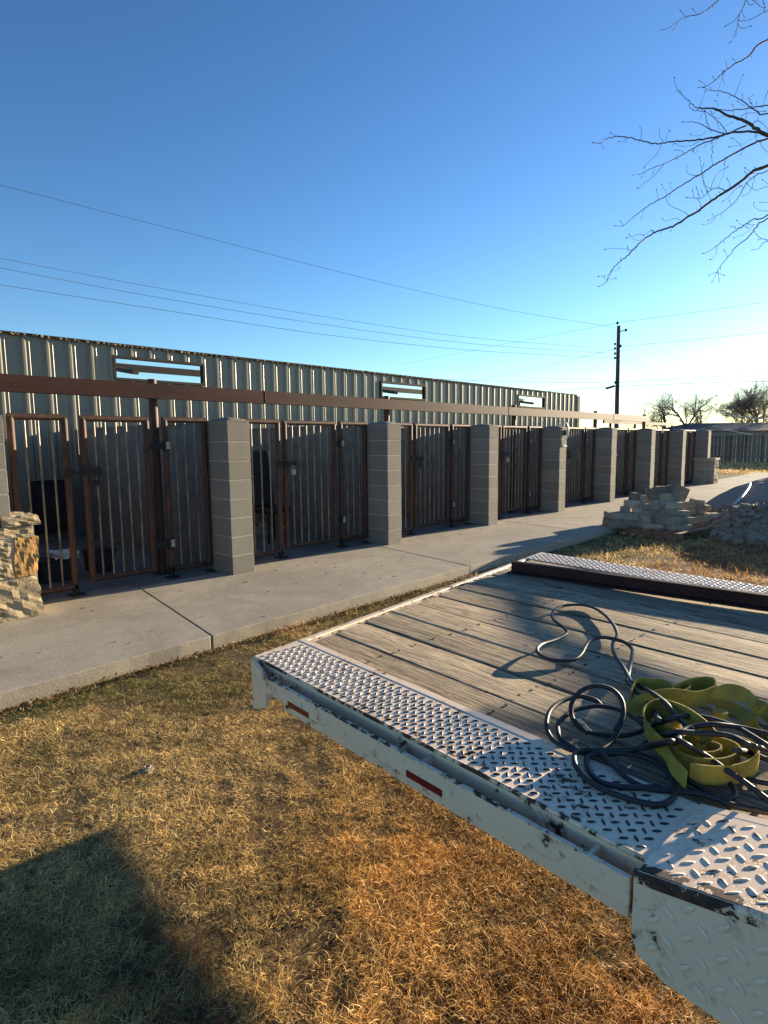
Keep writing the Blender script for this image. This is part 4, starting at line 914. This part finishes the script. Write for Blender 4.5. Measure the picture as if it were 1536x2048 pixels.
# utility pole and its wires
PD = 35.5; pb = gat(1233, PD); top = atd(1237.5, 652, PD); 
r = empty('utility_pole', pb, 'dark wooden utility pole with insulators rising beyond the kennels', 'utility pole')
MB().tube([pb, tuple(Vector(pb).lerp(top, .5)), tuple(top)], [.15, .125, .10], 14).build('pole', M['pole'], r)
m = MB(); 
for v in (688, 697, 707, 716): q = atd(1230, v, PD-.1); m.tube([q-Vector((0, 0, .07)), q, q+Vector((0, 0, .07))], [.04, .075, .04], 8)
for (u, v) in ((1235, 646), (1252, 660), (1241, 692), (1231, 765)): q = atd(u, v, PD-.1); m.tube([q-Vector((0, 0, .08)), q, q+Vector((0, 0, .08))], [.04, .09, .04], 8)
m.build('insulator', M['dark'], r)
MB().bar(atd(1240, 663, PD), atd(1252, 660, PD), .05, .05).build('bracket', M['dark'], r)
MB().bar(atd(1212, 777, PD-.2), atd(1229, 772, PD-.2), .13, .13).build('splice_case', M['black'], r)
wires = [ # (points (u,v,dist)), radius, label
 ([(-60, 355, 17), (400, 472, 23), (740, 559, 28), (1000, 617, 32), (1230, 655, PD)], .011, 'topmost overhead wire sweeping from the upper left to the pole top'),
 ([(-60, 505, 17), (300, 573, 22), (640, 632, 27), (950, 676, 31), (1229, 697, PD)], .010, 'upper of the three parallel wires left of the pole'),
 ([(-60, 524, 17), (300, 592, 22), (640, 648, 27), (950, 688, 31), (1229, 707, PD)], .011, 'middle of the three parallel wires left of the pole'),
 ([(-60, 560, 17), (300, 616, 22), (640, 668, 27), (950, 701, 31), (1229, 716, PD)], .012, 'lowest of the three parallel wires left of the pole'),
 ([(700, 745, 45), (860, 757, 42), (1050, 764, 39), (1230, 765, PD)], .016, 'wire running just above the ribbed wall top to the pole'),
 ([(960, 798, 60), (1100, 782, 45), (1229, 774, PD)], .022, 'thick service cable joining the pole from behind the wall end'),
 ([(860, 775, 60), (1020, 748, 48), (1230, 698, PD)], .014, 'wire rising from behind the wall to the pole insulators'),
 ([(800, 730, 70), (1000, 690, 50), (1234, 646, PD)], .010, 'faint wire rising left to right to the pole tip'),
 ([(1235, 645, PD), (1380, 626, 33), (1620, 591, 30)], .009, 'topmost wire leaving the pole to the right'),
 ([(1241, 693, PD), (1400, 678, 33), (1620, 656, 30)], .010, 'second wire leaving the pole to the right'),
 ([(1236, 765, PD), (1400, 755, 33), (1620, 744, 30)], .014, 'upper of the two heavy wires right of the pole'),
 ([(1236, 773, PD), (1400, 766, 33), (1620, 760, 30)], .017, 'lower of the two heavy wires right of the pole'),
 ([(1253, 660, PD), (1310, 692, 45), (1395, 735, 70), (1440, 757, 90)], .010, 'wire falling away to the right from the bracket'),
 ([(1240, 703, PD), (1300, 735, 48), (1370, 768, 70)], .011, 'uppermost of three thin wires descending toward the trees'),
 ([(1240, 713, PD), (1300, 744, 48), (1370, 775, 70)], .011, 'middle of three thin wires descending toward the trees'),
 ([(1240, 721, PD), (1300, 752, 48), (1370, 783, 70)], .011, 'lowest of three thin wires descending toward the trees'),
 ([(1240, 775, PD), (1275, 788, 45), (1320, 800, 60)], .012, 'short drop wire sagging from the pole to the thin tree'),
 ([(1440, 826, 50), (1490, 834, 45), (1560, 842, 40)], .035, 'sunlit cable crossing in front of the far trees'),
 ([(1425, 851, 47), (1465, 862, 47), (1512, 871, 47)], .03, 'sunlit cable slanting down over the far house roof'),
]
for p, rad, lb in wires:
    P_ = spline([atd(*q) for q in p], 10); o = MB().tube(P_, rad*(.9 if p[-1][0] > 1300 else .66), 5, cap=False).build('overhead_wire', M['pvc'] if rad >= .03 else M['wire']); tag(o, lb, 'wire', 'overhead wires')  # white plastic on the sunlit cables paints the sun's glare into their colour

# ================================================================= TREE OVER THE RIGHT SIDE
TD = 5.2
TK = Vector((8.6, -9.2, GZ))
bt = empty('bare_tree', tuple(TK), 'leafless tree whose budding limbs hang into the upper right sky', 'tree')
mb = MB(); tw = MB()
def zc(x, y, d=TD): return atd(1150+x/3.303, y/3.303, d)
limbs = [ # centre lines traced in the sky, radius at thick end / thin end, thick end first
 ([(1700, 1000), (1275, 890), (1200, 850), (1100, 790), (1010, 765), (940, 722), (860, 715), (815, 715)], .036, .008, 5.2),
 ([(1240, 880), (1150, 868), (1020, 880), (930, 905), (830, 922), (740, 930), (640, 938), (545, 950), (460, 935), (350, 908), (270, 905), (200, 920), (165, 945), (118, 942)], .019, .004, 5.3),
 ([(1130, 830), (1000, 885), (920, 920), (820, 960), (740, 1005), (670, 1045), (590, 1080), (500, 1115), (430, 1150), (385, 1157)], .012, .003, 5.1),
 ([(1700, 800), (1275, 915), (1180, 945), (1060, 1010), (930, 1085), (830, 1150), (720, 1215), (600, 1295), (500, 1350), (390, 1430), (320, 1490), (268, 1492)], .020, .003, 5.4),
 ([(1700, 900), (1275, 1090), (1180, 1130), (1060, 1225), (980, 1275), (900, 1330), (800, 1400), (700, 1465), (600, 1510), (540, 1530), (470, 1570), (400, 1635), (340, 1695), (260, 1760), (225, 1820), (205, 1865), (160, 1892)], .028, .003, 5.0),
 ([(1700, 150), (1275, 262), (1140, 375), (1010, 455), (930, 525), (870, 570), (820, 577)], .018, .003, 5.5),
 ([(1020, -60), (950, 0), (890, 50), (830, 88), (745, 108), (680, 140), (630, 178), (572, 197)], .010, .003, 5.2),
 ([(1160, -80), (1130, 0), (1090, 95), (1075, 160), (1055, 225), (1027, 278)], .009, .003, 5.4),
 ([(1500, -20), (1275, 68), (1180, 118), (1130, 138), (1085, 135)], .008, .003, 5.4),
 ([(1085, 95), (1050, 140), (997, 170)], .006, .003, 5.4), ([(1075, 165), (1110, 188), (1158, 173)], .005, .003, 5.4),
 ([(1240, 0), (1255, 40), (1252, 70)], .006, .004, 5.3), ([(1150, -20), (1200, 20), (1225, 45), (1255, 50)], .006, .003, 5.3), ([(1150, -40), (1140, 20), (1175, 30), (1205, 8)], .005, .003, 5.3),
 ([(1700, 720), (1275, 755), (1200, 735), (1140, 690), (1050, 635), (960, 603), (890, 598), (855, 580)], .013, .003, 5.3),
 ([(1600, 680), (1275, 695), (1180, 710), (1090, 722), (1000, 728), (930, 718)], .012, .005, 5.5),
 ([(860, 718), (790, 705), (740, 655), (690, 610), (665, 565), (657, 518)], .007, .0025, 5.2),
 ([(860, 735), (800, 730), (762, 712), (755, 692)], .006, .003, 5.2),
 ([(990, 885), (900, 855), (830, 820), (770, 805), (712, 805)], .009, .003, 5.0),
 ([(1010, 880), (960, 820), (900, 765), (860, 735)], .006, .004, 5.0), ([(900, 870), (870, 800), (858, 740)], .005, .004, 5.0),
 ([(1700, 1180), (1275, 1420), (1180, 1450), (1100, 1500), (1000, 1570), (940, 1620), (880, 1665), (845, 1672)], .012, .003, 5.2),
 ([(1700, 1200), (1275, 1440), (1200, 1500), (1140, 1570), (1060, 1635), (1010, 1700), (960, 1760), (935, 1805), (908, 1860)], .012, .0025, 5.1),
 ([(935, 1620), (935, 1670), (918, 1700), (895, 1715)], .004, .0025, 5.2), ([(940, 1800), (910, 1808), (885, 1818)], .004, .0025, 5.1), ([(940, 1800), (960, 1812), (983, 1817)], .004, .0025, 5.1),
 ([(1700, 1000), (1275, 1130), (1200, 1155), (1130, 1215), (1080, 1300), (1030, 1360), (960, 1410), (900, 1445), (880, 1455)], .009, .003, 5.2),
 ([(935, 1435), (890, 1475), (843, 1482)], .004, .0025, 5.2), ([(1110, 1225), (1060, 1250), (1010, 1310), (978, 1328)], .005, .0025, 5.2),
 ([(1000, 1265), (960, 1245), (915, 1245), (870, 1280), (830, 1312), (790, 1310), (740, 1305)], .007, .003, 5.0), ([(900, 1250), (915, 1190), (950, 1140), (1005, 1105)], .005, .003, 5.0),
 ([(850, 1130), (845, 1180), (870, 1230), (895, 1250)], .004, .003, 5.1), ([(880, 1270), (850, 1210), (838, 1120), (822, 1045)], .005, .0025, 5.0), ([(825, 1155), (770, 1158), (742, 1135), (738, 1098)], .005, .0025, 5.2),
 ([(835, 1370), (815, 1315), (812, 1280)], .004, .003, 5.0), ([(750, 1422), (700, 1390), (650, 1370), (615, 1345), (598, 1300)], .004, .003, 5.0), ([(700, 1455), (660, 1442), (610, 1458), (580, 1447)], .004, .0025, 5.0),
 ([(550, 1530), (500, 1528), (460, 1548), (400, 1555), (345, 1570)], .004, .0025, 5.0), ([(440, 1585), (400, 1585), (360, 1552)], .003, .002, 5.0), ([(385, 1655), (330, 1645), (270, 1640), (202, 1647)], .004, .0025, 5.0),
 ([(570, 955), (545, 1010), (500, 1060), (460, 1102)], .005, .0025, 5.3), ([(590, 1080), (550, 1130), (500, 1180), (418, 1242)], .005, .0025, 5.1), ([(432, 920), (440, 870), (430, 840)], .004, .0025, 5.3), ([(585, 935), (560, 900), (558, 858)], .004, .0025, 5.3),
 ([(600, 935), (608, 890), (622, 865)], .003, .002, 5.3), ([(345, 912), (330, 938), (292, 935)], .003, .002, 5.3), ([(820, 930), (770, 962), (710, 968), (665, 950)], .004, .0025, 5.3), ([(215, 1815), (190, 1826), (158, 1825)], .003, .002, 5.0), ([(215, 1835), (240, 1846), (266, 1838)], .003, .002, 5.0),
 ([(240, 1790), (265, 1790), (293, 1772)], .003, .002, 5.0), ([(608, 1285), (590, 1250), (575, 1222)], .003, .002, 5.4), ([(650, 1255), (632, 1238), (628, 1210)], .003, .002, 5.4), ([(1050, 640), (1080, 570), (1108, 498)], .004, .0025, 5.3), ([(985, 475), (965, 540), (942, 625)], .004, .0025, 5.5), ([(1005, 450), (998, 410)], .004, .0025, 5.5),
 ([(990, 560), (975, 520), (990, 475)], .003, .002, 5.5), ([(820, 715), (845, 650), (860, 608)], .004, .0025, 5.2), ([(1105, 985), (1080, 940), (1040, 912)], .004, .0025, 5.4), ([(1090, 960), (1060, 965), (1020, 968)], .003, .002, 5.4), ([(1100, 965), (1150, 925), (1200, 900)], .003, .002, 5.4),
 ([(990, 1060), (985, 1130), (950, 1230)], .004, .002, 5.4), ([(1180, 1520), (1210, 1560), (1275, 1590)], .005, .003, 5.1), ([(1500, 1560), (1275, 1590), (1215, 1640), (1170, 1652)], .006, .003, 5.2), ([(1400, 1600), (1260, 1580), (1215, 1582)], .004, .003, 5.1), ([(1150, 1510), (1110, 1490), (1072, 1458)], .004, .0025, 5.2), ([(1110, 1500), (1070, 1505), (1035, 1498)], .003, .002, 5.2),
 ([(1180, 1480), (1130, 1540), (1055, 1570)], .004, .002, 5.1), ([(1275, 1395), (1220, 1390), (1185, 1360), (1182, 1342)], .004, .002, 5.2), ([(1450, 1330), (1275, 1338), (1225, 1335)], .004, .0025, 5.2), ([(1450, 1280), (1275, 1235), (1200, 1255), (1140, 1218)], .005, .003, 5.2), ([(1275, 1215), (1240, 1190)], .003, .002, 5.2),
 ([(1190, 1160), (1175, 1220), (1150, 1270), (1112, 1292)], .005, .0025, 5.2), ([(1165, 1145), (1125, 1112)], .004, .0025, 5.2), ([(1220, 930), (1245, 985), (1275, 1005)], .004, .003, 5.3), ([(1275, 600), (1260, 640), (1240, 700)], .005, .003, 5.3), ([(1180, 620), (1150, 665), (1185, 705)], .004, .0025, 5.3), ([(1140, 640), (1160, 680)], .003, .002, 5.3),
 ([(1120, 700), (1080, 672)], .004, .002, 5.3), ([(1050, 760), (1045, 700), (1035, 688)], .004, .002, 5.2), ([(1000, 760), (950, 780), (920, 770), (900, 740)], .004, .002, 5.2), ([(1090, 770), (1130, 750), (1180, 745), (1250, 735)], .005, .003, 5.3), ([(1170, 820), (1200, 800), (1240, 815), (1275, 860)], .006, .003, 5.2), ([(930, 720), (945, 690), (930, 665)], .003, .002, 5.2),
 ([(985, 870), (985, 840), (1040, 808)], .003, .002, 5.1), ([(960, 860), (940, 815)], .003, .002, 5.1), ([(905, 910), (908, 960), (910, 1000)], .004, .002, 5.2), ([(870, 865), (830, 898), (762, 888)], .003, .002, 5.2), ([(820, 960), (800, 1010), (778, 1000)], .003, .002, 5.2)]
rg = random.Random(77)
for pts, r0, r1, dd in limbs:
    P_ = [zc(x, y, dd+rg.uniform(-.05, .05)+(.0 if x < 1300 else .3)) for x, y in pts]; P_ = spline(P_, 6); n = len(P_)
    # small natural crookedness
    P_ = [p+Vector((rg.gauss(0, 1), rg.gauss(0, 1), rg.gauss(0, 1)))*(.0025 if 0 < i < n-1 else 0) for i, p in enumerate(P_)]
    rad = [(r0+(r1-r0)*(i/(n-1))**.8)*.55 for i in range(n)]; (mb if r0 > .017 else tw).tube(P_, rad, 7 if r0 > .01 else 5)
    # bud at the tip and a few spur twigs
    e_ = P_[-1]; d_ = (P_[-1]-P_[-2]).normalized(); tw.tube([e_-d_*.004, e_+d_*.006, e_+d_*.016], [.002, .0048, .001], 6)
    if n > 30:
        for i in range(10, n-6, 5):
            if rg.random() < .75:
                t_ = (P_[i+1]-P_[i]).normalized(); up_ = (UP*rg.choice((1, 1, -1))+t_*rg.uniform(.2, 1)+RT*rg.uniform(-.3, .3)+FW*rg.uniform(-.6, .6)).normalized(); L_ = rg.uniform(.02, .09)
                a_ = P_[i]; b_ = a_+up_*L_*.6; c_ = b_+(up_+UP*rg.uniform(-.5, .5)).normalized()*L_*.5; tw.tube([a_, b_, c_, c_+(c_-b_)*.3], [.0018, .0014, .0028, .001], 5)
# heavy limbs joining the traced ones to the trunk outside the frame
hub = Vector((7.4, -8.1, 4.2))
for x, y in ((1700, 1000), (1700, 800), (1700, 900), (1700, 150), (1500, -20), (1700, 720), (1600, 680), (1700, 1180), (1700, 1200), (1700, 1000), (1500, 1560), (1450, 1330), (1450, 1280), (1400, 1600), (1160, -80), (1020, -60)):
    a_ = zc(x, y, 5.5); mid = a_.lerp(hub, .5)+Vector((0, 0, .3)); mb.tube(spline([a_, mid, hub], 6), [.022+.04*k/12 for k in range(13)], 8)
mb.tube(spline([tuple(TK), (8.4, -9.1, 1.2), (8.1, -8.8, 2.6), (7.4, -8.1, 4.3)], 6), [.24-.008*k for k in range(19)], 14)
# unseen low limb and side branch, added and shaped to throw the deck shadow
low = [(-4.4, 1.515, .016), (-4.75, 1.53, .024), (-5.1, 1.59, .025), (-5.45, 1.625, .030), (-5.75, 1.65, .036), (-6.0, 1.66, .042), (-6.6, 1.64, .07), (-8, 1.75, .11), (-9.2, 2.0, .16)]
mb.tube(spline([(8.5, -5.52, 1.735), (8.5, -5.68, 1.725), (8.5, -5.85, 1.705), (8.5, -6.3, 1.66)], 6), [.012+.0015*k for k in range(19)], 7)
lp = spline([(8.5, y, z) for y, z, _ in low], 8); lr = spline([(r, 0, 0) for *_, r in low], 8); mb.tube(lp, [q[0] for q in lr], 10)
mb.build('trunk', M['bark'], bt); tag(tw.build('twigs', M['bark'], bt), kind='stuff')
